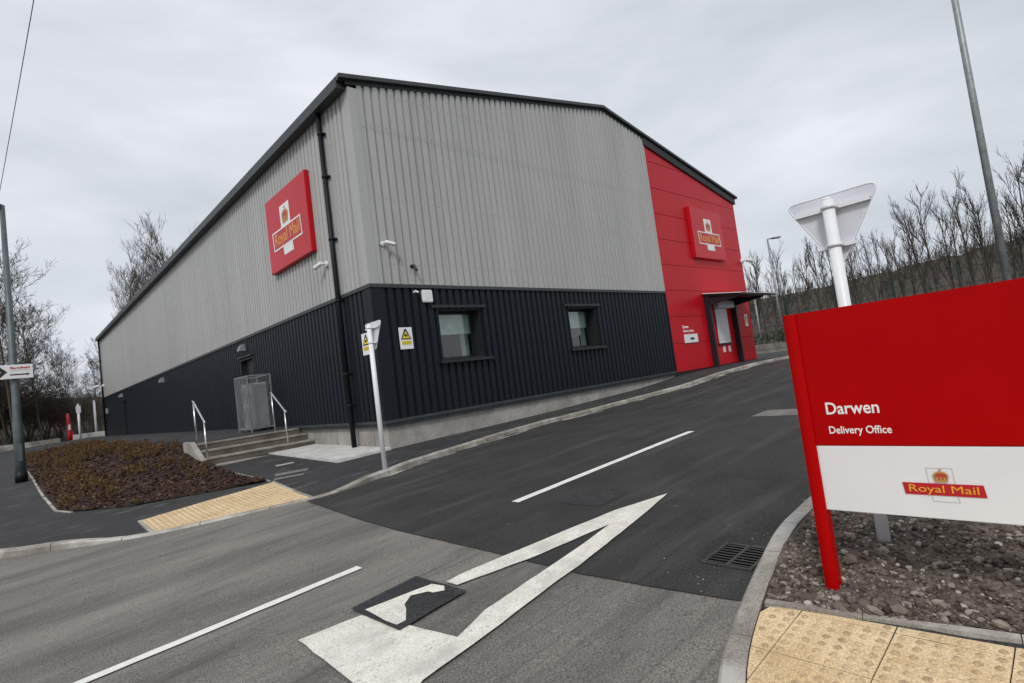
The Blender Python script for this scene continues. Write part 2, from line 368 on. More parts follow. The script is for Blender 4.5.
sheet('old_road', [(-2.5, 41), (-30, 41), (-30, -40), (-2.5, -40)], R, 0, 'old_asphalt')
sheet('new_road', [(-2.72, -2.70), (-2.85, -4.0), (-2.913, -5.063), (-2.922, -6.3), (-2.946, -7.455), (-2.914, -7.914), (-2.852, -8.509), (-2.75, -8.75), (-1.5, -8.6), (60, -8.6), (60, -1), (-2.5, -1)], R, .004, 'new_asphalt')
# dark joint between the two surfacings
jn = MB(); P = [(-2.70, -2.35), (-2.72, -2.70), (-2.85, -4.0), (-2.913, -5.063), (-2.922, -6.3), (-2.946, -7.455), (-2.914, -7.914), (-2.852, -8.509)]
for a, b in zip(P, P[1:]):
    for k in range(6):
        t0, t1 = k / 6, (k + 1) / 6; q = lambda t: (a[0] + (b[0] - a[0]) * t, a[1] + (b[1] - a[1]) * t)
        wq = .002 + .006 * random.random(); p0, p1 = q(t0), q(t1)
        jn.add([(p0[0] - wq, p0[1], R(*p0) + .006), (p0[0] + .003, p0[1], R(*p0) + .006), (p1[0] + .003, p1[1], R(*p1) + .006), (p1[0] - wq, p1[1], R(*p1) + .006)], [(0, 1, 2, 3)])
o = jn.build('road_joint', 'joint'); o['kind'] = 'structure'

Kin = offset(KLs, -.125)     # left footway side of kerb
sheet('footway', [p for p in Kin if p[1] < 41] + [(-7.2, 41), (0.15, 41), (.15, 0.12), (60, 0.12)], F, 0, 'foot_asphalt')
KRin = offset(KRs, .112)
sheet('far_footway', [p for p in KRin if p[0] > -6.6] + [(-6.5, -16), (60, -16)], FR, -.001, 'foot_asphalt')
# yard surface beyond the building
sheet('yard', [(18.7, .15), (27, .15), (27, 30), (18.7, 30)], G, .0, 'foot_asphalt')

def kerb(name, P, Pin, hf, up=.012, stone=.915):
    mb = MB(); acc = 0; n = 0
    # resample by arc length
    pts = []; 
    def pos(P, s_):
        for i in range(len(P) - 1):
            l = math.dist(P[i], P[i + 1])
            if s_ <= l: k = s_ / l; return (P[i][0] + (P[i + 1][0] - P[i][0]) * k, P[i][1] + (P[i + 1][1] - P[i][1]) * k)
            s_ -= l
        return P[-1]
    tot = sum(math.dist(P[i], P[i + 1]) for i in range(len(P) - 1)); toti = sum(math.dist(Pin[i], Pin[i + 1]) for i in range(len(Pin) - 1))
    # parametric by index instead: piecewise quads
    for i in range(len(P) - 1):
        l = math.dist(P[i], P[i + 1]); m_ = max(1, int(round(l / .3)))
        for k in range(m_):
            t0, t1 = k / m_, (k + 1) / m_
            g_ = lambda Q, t: (Q[i][0] + (Q[i + 1][0] - Q[i][0]) * t, Q[i][1] + (Q[i + 1][1] - Q[i][1]) * t)
            acc += l / m_
            e_ = 0
            if acc > stone: acc -= stone; e_ = .012 / (l / m_) * (t1 - t0)
            a0, a1, b0, b1 = g_(P, t0), g_(P, t1 - e_), g_(Pin, t0), g_(Pin, t1 - e_)
            def T(p, d=0): return (p[0], p[1], hf(*p) + up - d)
            c0 = (a0[0] * .85 + b0[0] * .15, a0[1] * .85 + b0[1] * .15); c1 = (a1[0] * .85 + b1[0] * .15, a1[1] * .85 + b1[1] * .15)
            j = random.uniform(-.002, .002)
            vs = [(*a0, G(*a0) - .3), (*a1, G(*a1) - .3), T(a1, .018), T(a0, .018), T(c0, -j), T(c1, -j), T(b1, -j), T(b0, -j), (*b1, G(*b1) - .3), (*b0, G(*b0) - .3)]
            mb.m = 0
            mb.add(vs, [(0, 1, 2, 3), (3, 2, 5, 4), (4, 5, 6, 7), (7, 6, 8, 9), (0, 3, 4, 7, 9), (1, 8, 6, 5, 2)])
            if e_:
                a2, b2 = g_(P, t1), g_(Pin, t1); mb.m = 1
                mb.add([T(a1, .022), T(a2, .022), T(b2, .006), T(b1, .006), (*a1, G(*a1) - .3), (*a2, G(*a2) - .3)], [(0, 1, 2, 3), (4, 5, 1, 0)])
    o = mb.build(name, ['kerb', 'kerb_joint']); o['kind'] = 'structure'; return o
kerb('kerb', KLs, Kin, F)
kerb('kerb', KRs, KRin, lambda x, y: FR(x, y) + .0)

# tactile paving: left pad and right pad
def tactile(name, inside, x0, x1, y0, y1, hf, off, sx=.4, sy=.4, ox=0, oy=0, blister=True):
    mb = MB()
    nx = int((x1 - x0) / sx) + 1; ny = int((y1 - y0) / sy) + 1
    for i in range(nx):
        for j in range(ny):
            a0 = x0 + i * sx; b0 = y0 + j * sy
            pc = [(a0 + .003, b0 + .003), (a0 + sx - .003, b0 + .003), (a0 + sx - .003, b0 + sy - .003), (a0 + .003, b0 + sy - .003)]
            poly = clip_poly(pc, inside)
            if len(poly) < 3: continue
            dz = random.uniform(-.0015, .0015)
            top = [(x, y, hf(x, y) + off + dz) for x, y in poly]; bot = [(x, y, z - .03) for x, y, z in top]; n = len(poly)
            mb.smooth = False; mb.m = 0
            mb.add(top + bot, [list(range(n))] + [(k, k + n, (k + 1) % n + n, (k + 1) % n) for k in range(n)])
            for p in range(6):
                for q in range(6):
                    cx, cy = a0 + (p + .5) * sx / 6, b0 + (q + .5) * sy / 6
                    if not point_in((cx, cy), inside, .02): continue
                    z = hf(cx, cy) + off + dz; k_ = 8
                    r0, r1 = .0185, .011
                    mb.smooth = True; mb.m = 1
                    vs = [(cx + r0 * math.cos(2 * math.pi * t_ / k_), cy + r0 * math.sin(2 * math.pi * t_ / k_), z) for t_ in range(k_)] + [(cx + r1 * math.cos(2 * math.pi * t_ / k_), cy + r1 * math.sin(2 * math.pi * t_ / k_), z + .006) for t_ in range(k_)]
                    mb.add(vs, [list(range(k_, 2 * k_))] + [(t_, (t_ + 1) % k_, (t_ + 1) % k_ + k_, t_ + k_) for t_ in range(k_)])
    o = mb.build(name, ['buff', 'blister']); o['kind'] = 'structure'; return o
def half(poly, a, b):
    out = []; f_ = lambda p: (b[0] - a[0]) * (p[1] - a[1]) - (b[1] - a[1]) * (p[0] - a[0])
    for i in range(len(poly)):
        p, q = poly[i], poly[(i + 1) % len(poly)]; fp, fq = f_(p), f_(q)
        if fp >= 0: out.append(p)
        if fp * fq < 0: k = fp / (fp - fq); out.append((p[0] + (q[0] - p[0]) * k, p[1] + (q[1] - p[1]) * k))
    return out
def clip_poly(poly, conv):
    for i in range(len(conv)):
        if len(poly) < 3: return []
        poly = half(poly, conv[i], conv[(i + 1) % len(conv)])
    return poly
def point_in(p, conv, mg):
    for i in range(len(conv)):
        a, b = conv[i], conv[(i + 1) % len(conv)]; l = math.dist(a, b)
        if ((b[0] - a[0]) * (p[1] - a[1]) - (b[1] - a[1]) * (p[0] - a[0])) / l < mg: return False
    return True
padL = [(-4.33, -1.30), (-3.85, -1.56), (-3.1, -1.90), (-2.58, -2.14), (-2.44, -.30), (-4.33, -.40)]
tactile('tactile_paving', padL, -4.4, -2.3, -2.2, -.1, F, .014)
bx0 = -2.84
padR = [(-5.6, -10.4), (-4.9, -9.6)[::1], (-4.2, -9.02), (-3.56, -8.66)][::-1]
padR = [(x - .0, y - .006) for x, y in KRin if -4.9 < x < -2.86] + [(-4.9, -10.0), (-4.9, -12), (-2.62, -12), (-2.85, -8.70)]
tactile('tactile_paving', padR, -4.87 - .0, -2.6, -12.04, -8.6, FR, .008)
# concrete edgings
def edging(pts, hf, wd=.05, up=.01, name='edging', m='kerb'):
    mb = MB()
    for a, b in zip(pts, pts[1:]):
        l = math.dist(a, b); n = max(1, int(l / .5)); dx, dy = (b[0] - a[0]) / l, (b[1] - a[1]) / l
        for k in range(n):
            p = (a[0] + dx * l * k / n, a[1] + dy * l * k / n); q = (a[0] + dx * (l * (k + 1) / n - .004), a[1] + dy * (l * (k + 1) / n - .004))
            r_ = [(p[0] - dy * wd / 2, p[1] + dx * wd / 2), (p[0] + dy * wd / 2, p[1] - dx * wd / 2), (q[0] + dy * wd / 2, q[1] - dx * wd / 2), (q[0] - dy * wd / 2, q[1] + dx * wd / 2)]
            mb.hexa([(x, y, hf(x, y) - .12) for x, y in r_] + [(x, y, hf(x, y) + up) for x, y in r_])
    o = mb.build(name, m); o['kind'] = 'structure'; return o
edging([(-2.85, -8.66), (-2.79, -9.1), (-2.72, -9.66), (-2.5, -11.5), (-2.3, -13)], FR, .045, .022)
edging([(-2.44, -.14), (-2.45, 3.75)], F, .05, .015)
edging([(-4.95, 1.75), (-5.12, 2.4), (-5.17, 5), (-5.2, 20)], F, .045, .012)
edging([(-4.355, -.37), (-4.365, -1.33)], F, .045, .013); edging([(-2.41, -.22), (-2.55, -2.12)], F, .045, .013)

# road markings (raised a few mm over the surfacing)
def mark(name, poly, off=.009, m='paint', step=.5): return sheet(name, poly, R, off, m, step)
def rough_line(a, b, wd, n=14, taper=0):
    dx, dy = b[0] - a[0], b[1] - a[1]; l = math.hypot(dx, dy); nx, ny = -dy / l, dx / l; top = []; bot = []
    for k in range(n + 1):
        t = k / n; j1, j2 = random.uniform(-.004, .004), random.uniform(-.004, .004)
        top.append((a[0] + dx * t + nx * (wd / 2 + j1), a[1] + dy * t + ny * (wd / 2 + j1))); bot.append((a[0] + dx * t - nx * (wd / 2 + j2), a[1] + dy * t - ny * (wd / 2 + j2)))
    return top + bot[::-1]
mark('centre_line', rough_line((-1.79, -5.605), (2.1, -5.61), .11), m='paint_clean')
mark('centre_line', rough_line((-3.64, -5.645), (-5.65, -5.635), .09), m='paint_clean')
def jag(P, n=6, a=.004):
    out = []
    for i in range(len(P)):
        p, q = P[i], P[(i + 1) % len(P)]; m_ = max(1, int(math.dist(p, q) / .12))
        for k in range(m_): t_ = k / m_; j = random.uniform(-a, a) if k else 0; out.append((p[0] + (q[0] - p[0]) * t_ + j, p[1] + (q[1] - p[1]) * t_ + j))
    return out
# hollow triangle marking seen from its tip side, thick far base
mark('triangle_marking', jag([(-4.478, -6.453), (-4.087, -6.527), (-4.0, -6.95), (-3.931, -7.368), (-4.307, -7.55), (-4.52, -7.65), (-4.53, -7.40), (-4.506, -7.223)]), .010)
mark('triangle_marking', jag([(-1.106, -7.058), (-2.034, -7.053), (-2.907, -6.935), (-3.483, -6.775), (-3.485, -6.65), (-3.353, -6.643), (-2.345, -6.772), (-1.663, -6.875)]), .0125)
mark('triangle_marking', jag([(-1.106, -7.058), (-2.034, -7.053), (-2.562, -7.142), (-2.937, -7.188), (-3.640, -7.263), (-3.931, -7.368), (-4.40, -7.66), (-4.307, -7.55), (-3.822, -7.500), (-3.093, -7.399), (-2.851, -7.379), (-1.808, -7.20)][:6] + [(-4.307, -7.55), (-3.822, -7.500), (-3.093, -7.399), (-2.851, -7.379), (-1.808, -7.20)]), .0150)
mark('road_patch', jag([(-4.085, -6.372), (-3.535, -6.335), (-3.517, -6.93), (-4.075, -6.972)], 6, .005), .0172, 'patch_asphalt')
mark('triangle_marking', jag([(-4.045, -6.497), (-3.853, -6.535), (-3.571, -6.595), (-3.549, -6.715), (-3.595, -6.780), (-3.656, -6.728), (-3.660, -6.68), (-3.762, -6.614), (-3.863, -6.697), (-3.895, -6.767), (-3.985, -6.905), (-4.050, -6.905), (-4.058, -6.773)], 6, .006), .0205, 'paint')
mark('road_patch', [(-1.67, -6.08), (-1.2, -6.08), (-1.17, -6.62), (-1.64, -6.63)], .007, 'patch_asphalt')
mark('road_patch', [(3.4, -6.0), (4.1, -6.0), (4.1, -6.75), (3.4, -6.75)], .008, 'old_asphalt')
sheet('footway_cover', [(-2.13, .50), (-1.62, .22), (-1.70, .0), (-2.22, .20)], F, .006, 'cover')
sheet('footway_cover', [(-2.3, .02), (-1.85, -.2), (-1.92, -.32), (-2.38, -.14)], F, .006, 'cover')
sheet('footway_cover', [(-1.75, 1.55), (-1.42, 1.45), (-1.45, 1.25), (-1.78, 1.33)], F, .006, 'concrete')

# pale lime and mortar staining along the left kerb
m = mat('kerb_stain', (.34, .325, .295), (.46, .44, .40), rough=.9, scale=9, grain=.3, gscale=60)
t_ = m.node_tree; n_ = t_.nodes.new('ShaderNodeTexNoise'); n_.inputs['Scale'].default_value = 1.7; n_.inputs['Detail'].default_value = 8; n_.inputs['Roughness'].default_value = .65
c_ = t_.nodes.new('ShaderNodeTexCoord'); p_ = t_.nodes.new('ShaderNodeMapping'); p_.inputs['Scale'].default_value = (.8, 3.0, 1); r_ = t_.nodes.new('ShaderNodeMapRange'); r_.inputs['From Min'].default_value = .47; r_.inputs['From Max'].default_value = .60
t_.links.new(c_.outputs['Object'], p_.inputs[0]); t_.links.new(p_.outputs[0], n_.inputs['Vector']); t_.links.new(n_.outputs[0], r_.inputs[0]); t_.links.new(r_.outputs[0], t_.nodes['Principled BSDF'].inputs['Alpha']); MT['kerb_stain'] = m
ks = [p for p in KLs if -1.6 < p[0] < 21]; rnd = random.Random(4)
sheet('kerb_stain', ks + [(p[0], p[1] - (.10 + .22 * rnd.random() * (.3 + .7 * sst(0, 9, p[0])))) for p in ks[::-1]], R, .0075, 'kerb_stain')
layer(MT['kerb'], (.52, .50, .46), 1.4, .48, .62, .75, stretch=(.9, 1, 1))

# loose grit and crumbs lying on the road
mb = MB(); rnd = random.Random(9); n = 0
while n < 420:
    if rnd.random() < .5: x = rnd.uniform(-5.5, 8); y = kly(x) - .03 - abs(rnd.gauss(0, .12))
    elif rnd.random() < .5: x = rnd.uniform(-3.2, -.5); y = -8.33 - .12 * max(0, -2.2 - x) ** 1.2 + abs(rnd.gauss(0, .16))
    else: x = rnd.uniform(-5, 4); y = rnd.uniform(-8.2, -2.6)
    n += 1; r_ = rnd.uniform(.003, .008); z = R(x, y) + .007; q = [(x + r_ * math.cos(a) * rnd.uniform(.7, 1.2), y + r_ * math.sin(a) * rnd.uniform(.7, 1.2), z) for a in (0, 1.26, 2.5, 3.77, 5.0)] + [(x, y, z + r_ * .9)]
    mb.add(q, [(k, (k + 1) % 5, 5) for k in range(5)])
o = mb.build('road_grit', 'stones'); tag(o, 'scattered grit and small crumbs on the tarmac', 'grit', kind='stuff')

# gully grate in the road
gr = empty('drain_grate', (-2.34, -8.22, R(-2.34, -8.22)), 'rectangular black iron drain grate set in the dark tarmac beside the right kerb', 'drain grate')
gx0, gx1, gy0, gy1 = -2.47, -2.09, -8.425, -8.095; gz = R(-2.34, -8.2)
mb = MB()
for a, b in (((gx0, gy0), (gx1, gy0 + .022)), ((gx0, gy1 - .022), (gx1, gy1)), ((gx0, gy0 + .022), (gx0 + .022, gy1 - .022)), ((gx1 - .022, gy0 + .022), (gx1, gy1 - .022))):
    mb.box((*a, gz - .03), (*b, gz + .011))
wbuild(mb, 'frame', 'iron', gr)
mb = MB(); 
for k in range(8):
    x = gx0 + .038 + k * .0415; mb.box((x, gy0 + .024, gz - .02), (x + .013, (gy0 + gy1) / 2 - .012, gz + .009)); mb.box((x, (gy0 + gy1) / 2 + .012, gz - .02), (x + .013, gy1 - .024, gz + .009))
mb.box((gx0 + .024, (gy0 + gy1) / 2 - .011, gz - .02), (gx1 - .024, (gy0 + gy1) / 2 + .010, gz + .010))
wbuild(mb, 'grating', 'iron', gr)
bx('pit_shade', (gx0 + .023, gy0 + .023, gz - .02), (gx1 - .023, gy1 - .023, gz + .0055), 'pit_shade', gr)  # shallow solid block just under the bar tops, black for the hollow's shade

for ch in gr.children:
    for v in ch.data.vertices:
        X_, Y_ = v.co.x + ch.location.x + gr.location.x, v.co.y + ch.location.y + gr.location.y
        v.co.z += R(X_, Y_) - gz + .003

# ------------------------------------------------ the warehouse
W_, L_, HE, HA, HB, XR = 18.63, 40.18, 7.19, 8.97, 2.864, 11.59
BR = empty('warehouse', (0, 0, 0), 'large pitched roof warehouse clad in grey and navy corrugated metal with a red end bay', 'warehouse')
def roofz(x): return HA - (HA - HE) * abs(x - W_ / 2) / (W_ / 2)
def cladding(name, axis, u0, u1, z0, ztop, m, pitch, depth, openings=(), phase=0, screws=(), proud=0):
    """trapezoidal sheet. axis 'X': wall in plane Y=0 facing -Y; axis 'Y': wall in plane X=0 facing -X"""
    prof = [(0, 0), (.60, 0), (.68, 1), (.92, 1)]      # fraction of pitch, 0 = crown out, 1 = valley in
    us = []
    n = int((u1 - u0) / pitch) + 2
    for k in range(n):
        for a, d in prof:
            u = u0 + phase + (k + a) * pitch - (pitch if phase > 0 else 0)
            if u0 <= u <= u1: us.append((u, d * depth))
    def dep(u):
        t_ = ((u - u0 - phase) / pitch) % 1.0
        P_ = prof + [(1, 0)]
        for i in range(4):
            if P_[i][0] <= t_ <= P_[i + 1][0]:
                k_ = (t_ - P_[i][0]) / (P_[i + 1][0] - P_[i][0]); return depth * (P_[i][1] + (P_[i + 1][1] - P_[i][1]) * k_)
        return 0
    extra = [u0, u1] + [q for o_ in openings for q in (o_[0], o_[1])]
    if callable(ztop): extra.append(W_ / 2)
    for q in extra:
        if u0 <= q <= u1: us.append((q, dep(q)))
    us = sorted(set((round(a, 5), round(b, 5)) for a, b in us))
    zt = ztop if callable(ztop) else (lambda u: ztop)
    mb = MB()
    def pt(u, d, z): return (u, -.046 - proud + d, z) if axis == 'X' else (-.046 - proud + d, u, z)
    for (a, da), (b, db) in zip(us, us[1:]):
        if b - a < 1e-4: continue
        mid = (a + b) / 2; iv = [(z0, None)]; segs = [(z0, 'top')]
        ops = sorted([o_ for o_ in openings if o_[0] < mid < o_[1]], key=lambda o_: o_[2]); z = z0; segs = []
        for o_ in ops: 
            if o_[2] > z: segs.append((z, z, o_[2], o_[2]))
            z = o_[3]
        segs.append((z, z, zt(a), zt(b)))
        for za, zb, ta, tb in segs:
            mb.add([pt(a, da, za), pt(b, db, zb), pt(b, db, tb), pt(a, da, ta)], [(0, 1, 2, 3)])
    mb.m = 1
    for zs in screws:
        k = 0; u = u0 + phase + pitch * .25 + .2
        while u < u1 - .05:
            z = zs
            if z < zt(u) - .15:
                s_ = .011; q = [pt(u + s_ * math.cos(t_ * math.pi / 3), -.004, z + s_ * math.sin(t_ * math.pi / 3)) for t_ in range(6)]
                mb.add(q, [list(range(6))])
            u += pitch
    o = wbuild(mb, name, [m, 'dark_trim'], BR); return o
win = [(1.60, 2.86, 1.14, 2.31), (6.17, 7.46, 1.14, 2.32)]
cladding('grey_gable_cladding', 'X', .16, XR, HB + .004, 6.33, 'grey_clad', .2, .046, screws=(3.3, 4.75, 6.2))
cladding('grey_gable_cladding', 'X', .16, XR, 6.30, roofz, 'grey_clad', .2, .046, screws=(6.38, 7.2, 7.95), proud=.005)
cladding('navy_gable_cladding', 'X', .16, XR, 0, HB - .06, 'navy_clad', .2, .046, openings=win)
d1 = (7.45, 8.57, -.05, 2.15); d2 = (30.7, 31.7, .0, 2.1)
cladding('grey_side_cladding', 'Y', .20, L_, HB + .004, HE - .02, 'grey_clad', .2, .046, screws=(3.3, 4.75, 6.2))
cladding('navy_side_cladding', 'Y', .20, L_, 0, HB - .06, 'navy_clad', .2, .046, openings=[d1, d2])
# corner flashings
for nm, m, z0, z1 in (('corner_flashing', 'grey_clad', HB + .004, HE - .06), ('corner_flashing', 'navy_clad', 0, HB - .06)):
    mb = MB(); mb.box((-.056, -.056, z0), (.165, -.048, z1)); mb.box((-.056, -.048, z0), (-.048, .205, z1)); wbuild(mb, nm, m, BR)
# belt flashing between grey and navy; drip at foot
mb = MB()
mb.box((-.075, -.078, HB - .075), (XR, -.001, HB + .003)); mb.box((-.075, .0, HB - .075), (-.001, L_ + .05, HB + .003)); wbuild(mb, 'belt_flashing', 'dark_trim', BR)
mb = MB()
mb.box((-.060, -.062, -.055), (XR, .0, .003)); mb.box((-.060, .002, -.055), (.0, L_, .003))
mb.box((-.02, -.022, -.13), (XR, .06, -.056)); mb.box((-.02, .062, -.13), (.06, L_, -.056)); wbuild(mb, 'drip_flashing', 'dark_trim', BR)
# plinth
mb = MB(); mb.box((.045, .042, -1.2), (W_ - .05, .3, -.131)); mb.box((.045, .302, -1.2), (.3, L_ - .05, -.131))
wbuild(mb, 'plinth', 'concrete', BR)
for y in (.62, 2.4): bx('plinth_joint', (.0425, y, -.7), (.044, y + .012, -.132), 'kerb_joint', BR)
# other walls (far side and end) and inner lining
mb = MB(); mb.add([(W_, 0.02, -.6), (W_, L_, -.6), (W_, L_, HE), (W_, .02, HE)], [(0, 1, 2, 3)]); mb.add([(0, L_, -.6), (W_, L_, -.6), (W_, L_, HE), (W_ / 2, L_, HA), (0, L_, HE)], [(0, 1, 2, 3, 4)])
wbuild(mb, 'rear_wall', 'grey_clad', BR)
# red bay
mb = MB(); seams = [-.06, .96, 1.94, 2.92, 3.87, 4.81, 5.76, 6.72, 7.71, 9.5]
for z0, z1 in zip(seams, seams[1:]):
    pc = [(XR + .01, z0 + .006), (W_, z0 + .006), (W_, z1 - .006), (XR + .01, z1 - .006)]
    pc = clip_poly(pc, [(XR, -1), (W_ + .01, -1), (W_ + .01, roofz(W_) - .12), (XR, roofz(XR) - .12)])
    if len(pc) > 2: mb.prism(pc, (0, .03, 0), (1, 0, 0), (0, 0, 1), (0, -1, 0), .05)
wbuild(mb, 'red_cladding', 'red_panel', BR, .004)
mb = MB(); mb.prism([(XR + .0, -.3), (W_ - .02, -.3), (W_ - .02, HE), (XR, roofz(XR))], (0, .06, 0), (1, 0, 0), (0, 0, 1), (0, -1, 0), .032)
wbuild(mb, 'red_bay_backing', 'soffit', BR)
mb = MB(); mb.box((XR - .01, -.06, -.06), (XR + .05, .0, HB + .0)); wbuild(mb, 'bay_trim', 'navy_clad', BR)
mb = MB(); mb.box((XR - .01, -.045, HB + .004), (XR + .06, .0, roofz(XR) - .02)); wbuild(mb, 'bay_trim', 'grey_clad', BR)
# roof
mb = MB(); e0, e1 = -.26, W_ + .30; ez = 7.33; az_ = 9.13
sl = (az_ - ez) / (W_ / 2 - e0)
poly = [(e0, ez), (W_ / 2, az_), (e1, az_ - sl * (e1 - W_ / 2)), (e1, az_ - sl * (e1 - W_ / 2) - .10), (W_ / 2, az_ - .10), (e0, ez - .10)]
mb.prism(poly, (0, -.06, 0), (1, 0, 0), (0, 0, 1), (0, 1, 0), L_ + .2); wbuild(mb, 'roof', 'roof', BR)
mb = MB()
vp = [(e0 - .01, ez + .0), (W_ / 2, az_ + .0), (e1 + .01, az_ - sl * (e1 - W_ / 2) + .0), (e1 + .01, az_ - sl * (e1 - W_ / 2) - .10), (W_ / 2, az_ - .10), (e0 - .01, ez - .10)]
mb.prism(vp, (0, -.14, 0), (1, 0, 0), (0, 0, 1), (0, 1, 0), .078); 
vp2 = [(e0 + .03, ez + .03), (W_ / 2, az_ + .03), (e1 - .03, az_ - sl * (e1 - W_ / 2) + .03), (e1 - .03, az_ - sl * (e1 - W_ / 2) + .002), (W_ / 2, az_ + .002), (e0 + .03, ez + .002)]
mb.prism(vp2, (0, -.060, 0), (1, 0, 0), (0, 0, 1), (0, 1, 0), .25)
wbuild(mb, 'verge_trim', 'dark_trim', BR, .008)
mb = MB(); vs = [(XR - .01, -.12), (XR - .01, .16), (W_ + .1, -.22 + .34), (W_ + .1, -.28)]
mb.prism([(XR + .0, roofz(XR) - .26), (XR, roofz(XR) + .03), (W_ + .12, HE - .0), (W_ + .12, HE - .24)], (0, .02, 0), (1, 0, 0), (0, 0, 1), (0, -1, 0), .10)
mb.prism([(-.1, HE - .03), (W_ / 2, HA - .03), (W_ / 2, HA + .06), (-.1, HE + .08)], (0, .02, 0), (1, 0, 0), (0, 0, 1), (0, -1, 0), .075)
mb.prism([(W_ / 2, HA - .03), (XR, roofz(XR) - .03), (XR, roofz(XR) + .06), (W_ / 2, HA + .06)], (0, .02, 0), (1, 0, 0), (0, 0, 1), (0, -1, 0), .075)
wbuild(mb, 'soffit', 'soffit', BR)
mb = MB(); mb.box((-.27, .02, HE - .10), (-.24, L_ + .1, ez - .02)); mb.box((-.238, .02, HE - .10), (-.05, L_ + .1, HE - .08))
wbuild(mb, 'gutter', 'dark_trim', BR)
mb = MB(); mb.box((-.236, .03, HE - .078), (-.04, L_, ez - .12)); wbuild(mb, 'eaves_soffit', 'soffit', BR)
# downpipes
def downpipe(y, x, z0):
    mb = MB(); mb.tube([(x, y, HE - .1), (x, y, z0)], .058, 12); p = wbuild(mb, 'downpipe', 'black_pipe', BR)
    for z in (.4, 1.1, 2.75, 4.15, 5.6, 6.6):
        mb = MB(); mb.tube([(x, y, z - .025), (x, y, z + .025)], .070, 12); mb.box((x + .03, y - .10, z - .02), (-.036, y + .10, z + .02))
        q = mb.build('bracket', 'black_pipe', p)
downpipe(1.25, -.13, -.52); downpipe(39.9, -.13, -.1)
# windows
def window(x0, x1, z0, z1):
    fr = MB(); y0, y1 = -.03, .36; T = .02
    fr.box((x0 - .0, y0, z1 - T), (x1, y1, z1)); fr.box((x0, y0, z0), (x1, y1, z0 + T)); fr.box((x0, y0, z0 + T), (x0 + T, y1, z1 - T)); fr.box((x1 - T, y0, z0 + T), (x1, y1, z1 - T))
    f_ = wbuild(fr, 'window', 'soffit', BR)
    a, b, c_, d_ = x0 + T, x1 - T, z0 + T, z1 - T; q = .055
    mb = MB(); mb.box((a, .28, c_), (b, .33, c_ + q)); mb.box((a, .28, d_ - q), (b, .33, d_)); mb.box((a, .28, c_ + q), (a + q, .33, d_ - q)); mb.box((b - q, .28, c_ + q), (b, .33, d_ - q)); mb.build('frame', 'dark_metal', f_)
    MB().add([(a + q, .305, c_ + q), (b - q, .305, c_ + q), (b - q, .305, d_ - q), (a + q, .305, d_ - q)], [(0, 1, 2, 3)]).build('pane', 'glass', f_)
    MB().box((x0 - .18, -.085, z1 + .03), (x1 + .19, -.036, z1 + .095)).build('head_flashing', 'dark_metal', f_)
    MB().box((x0 - .12, -.13, z0 - .075), (x1 + .20, .0, z0 - .012)).build('sill', 'dark_metal', f_)
    MB().box((a + .01, .375, z0 + .62), (b - .01, .381, d_)).build('blind', 'blind', f_)
    MB().box((b - .34, .395, c_), (b - .10, .40, d_)).build('curtain', 'curtain', f_)
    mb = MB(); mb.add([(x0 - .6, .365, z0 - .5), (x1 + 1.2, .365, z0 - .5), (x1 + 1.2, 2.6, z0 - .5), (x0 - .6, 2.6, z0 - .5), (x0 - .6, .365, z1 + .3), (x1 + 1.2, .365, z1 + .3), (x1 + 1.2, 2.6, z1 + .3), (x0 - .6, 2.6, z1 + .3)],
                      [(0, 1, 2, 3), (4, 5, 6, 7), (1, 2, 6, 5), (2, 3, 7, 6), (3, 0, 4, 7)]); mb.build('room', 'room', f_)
for a in win: window(*a)
# doors on the long side
def side_door(y0, y1, z0, z1):
    mb = MB(); mb.box((-.05, y0, z1), (.15, y1, z1 + .05)); mb.box((-.05, y0 - .05, z0), (.15, y0, z1 + .05)); mb.box((-.05, y1, z0), (.15, y1 + .05, z1 + .05))
    d = wbuild(mb, 'door_frame', 'dark_metal', BR)
    lf = MB().box((.10, y0, z0), (.145, y1, z1)).build('door', 'dark_metal', d)
    MB().box((-.12, y0 - .1, z1 + .08), (-.036, y1 + .1, z1 + .12)).build('door_hood', 'dark_trim', d)
side_door(d1[0], d1[1], d1[2], d1[3]); side_door(d2[0], d2[1], d2[2], d2[3])
# entrance: canopy, portal columns, serving hatch, letter box
cp = empty('canopy', (0, 0, 0), None, None); cp.parent = BR
mb = MB()
cx0, cx1, dY = 14.45, 17.9, -1.5; z_in, z_out = 2.80, 2.56
mb.hexa([(cx0, -.03, z_in - .10), (cx1, -.03, z_in - .10), (cx1, dY, z_out - .04), (cx0, dY, z_out - .04), (cx0, -.03, z_in), (cx1, -.03, z_in), (cx1, dY, z_out), (cx0, dY, z_out)])
mb.build('canopy_frame', 'dark_metal', cp)
mb = MB(); n = 60; vs = []
for k in range(n + 1):
    x = cx0 - .06 + (cx1 - cx0 + .12) * k / n; zz = .022 * (1 if k % 2 else 0); vs.append((x, -.03, z_in + .004 + zz)); vs.append((x, dY - .06, z_out + .004 + zz))
mb.add(vs, [(2 * k, 2 * k + 1, 2 * k + 3, 2 * k + 2) for k in range(n)]); mb.build('canopy_sheet', 'shutter', cp)
for x in (14.46, 16.75):
    mb = MB(); mb.box((x, -.24, -.2), (x + .13, -.025, z_in - .12)); mb.build('column', 'dark_metal', cp)
    MB().prism([(-.03, 2.66), (-1.4, 2.50), (-1.4, 2.46), (-.24, 2.30), (-.03, 2.2)], (x + .04, 0, 0), (0, 1, 0), (0, 0, 1), (1, 0, 0), .05).build('bracket', 'dark_metal', cp)
sh = empty('serving_hatch', (0, 0, 0), None, None); sh.parent = BR
mb = MB()
for k in range(18):
    z = .80 + k * .078; mb.box((15.20, -.085, z), (16.18, -.05, z + .058)); mb.box((15.20, -.055, z + .058), (16.18, -.05, z + .078))
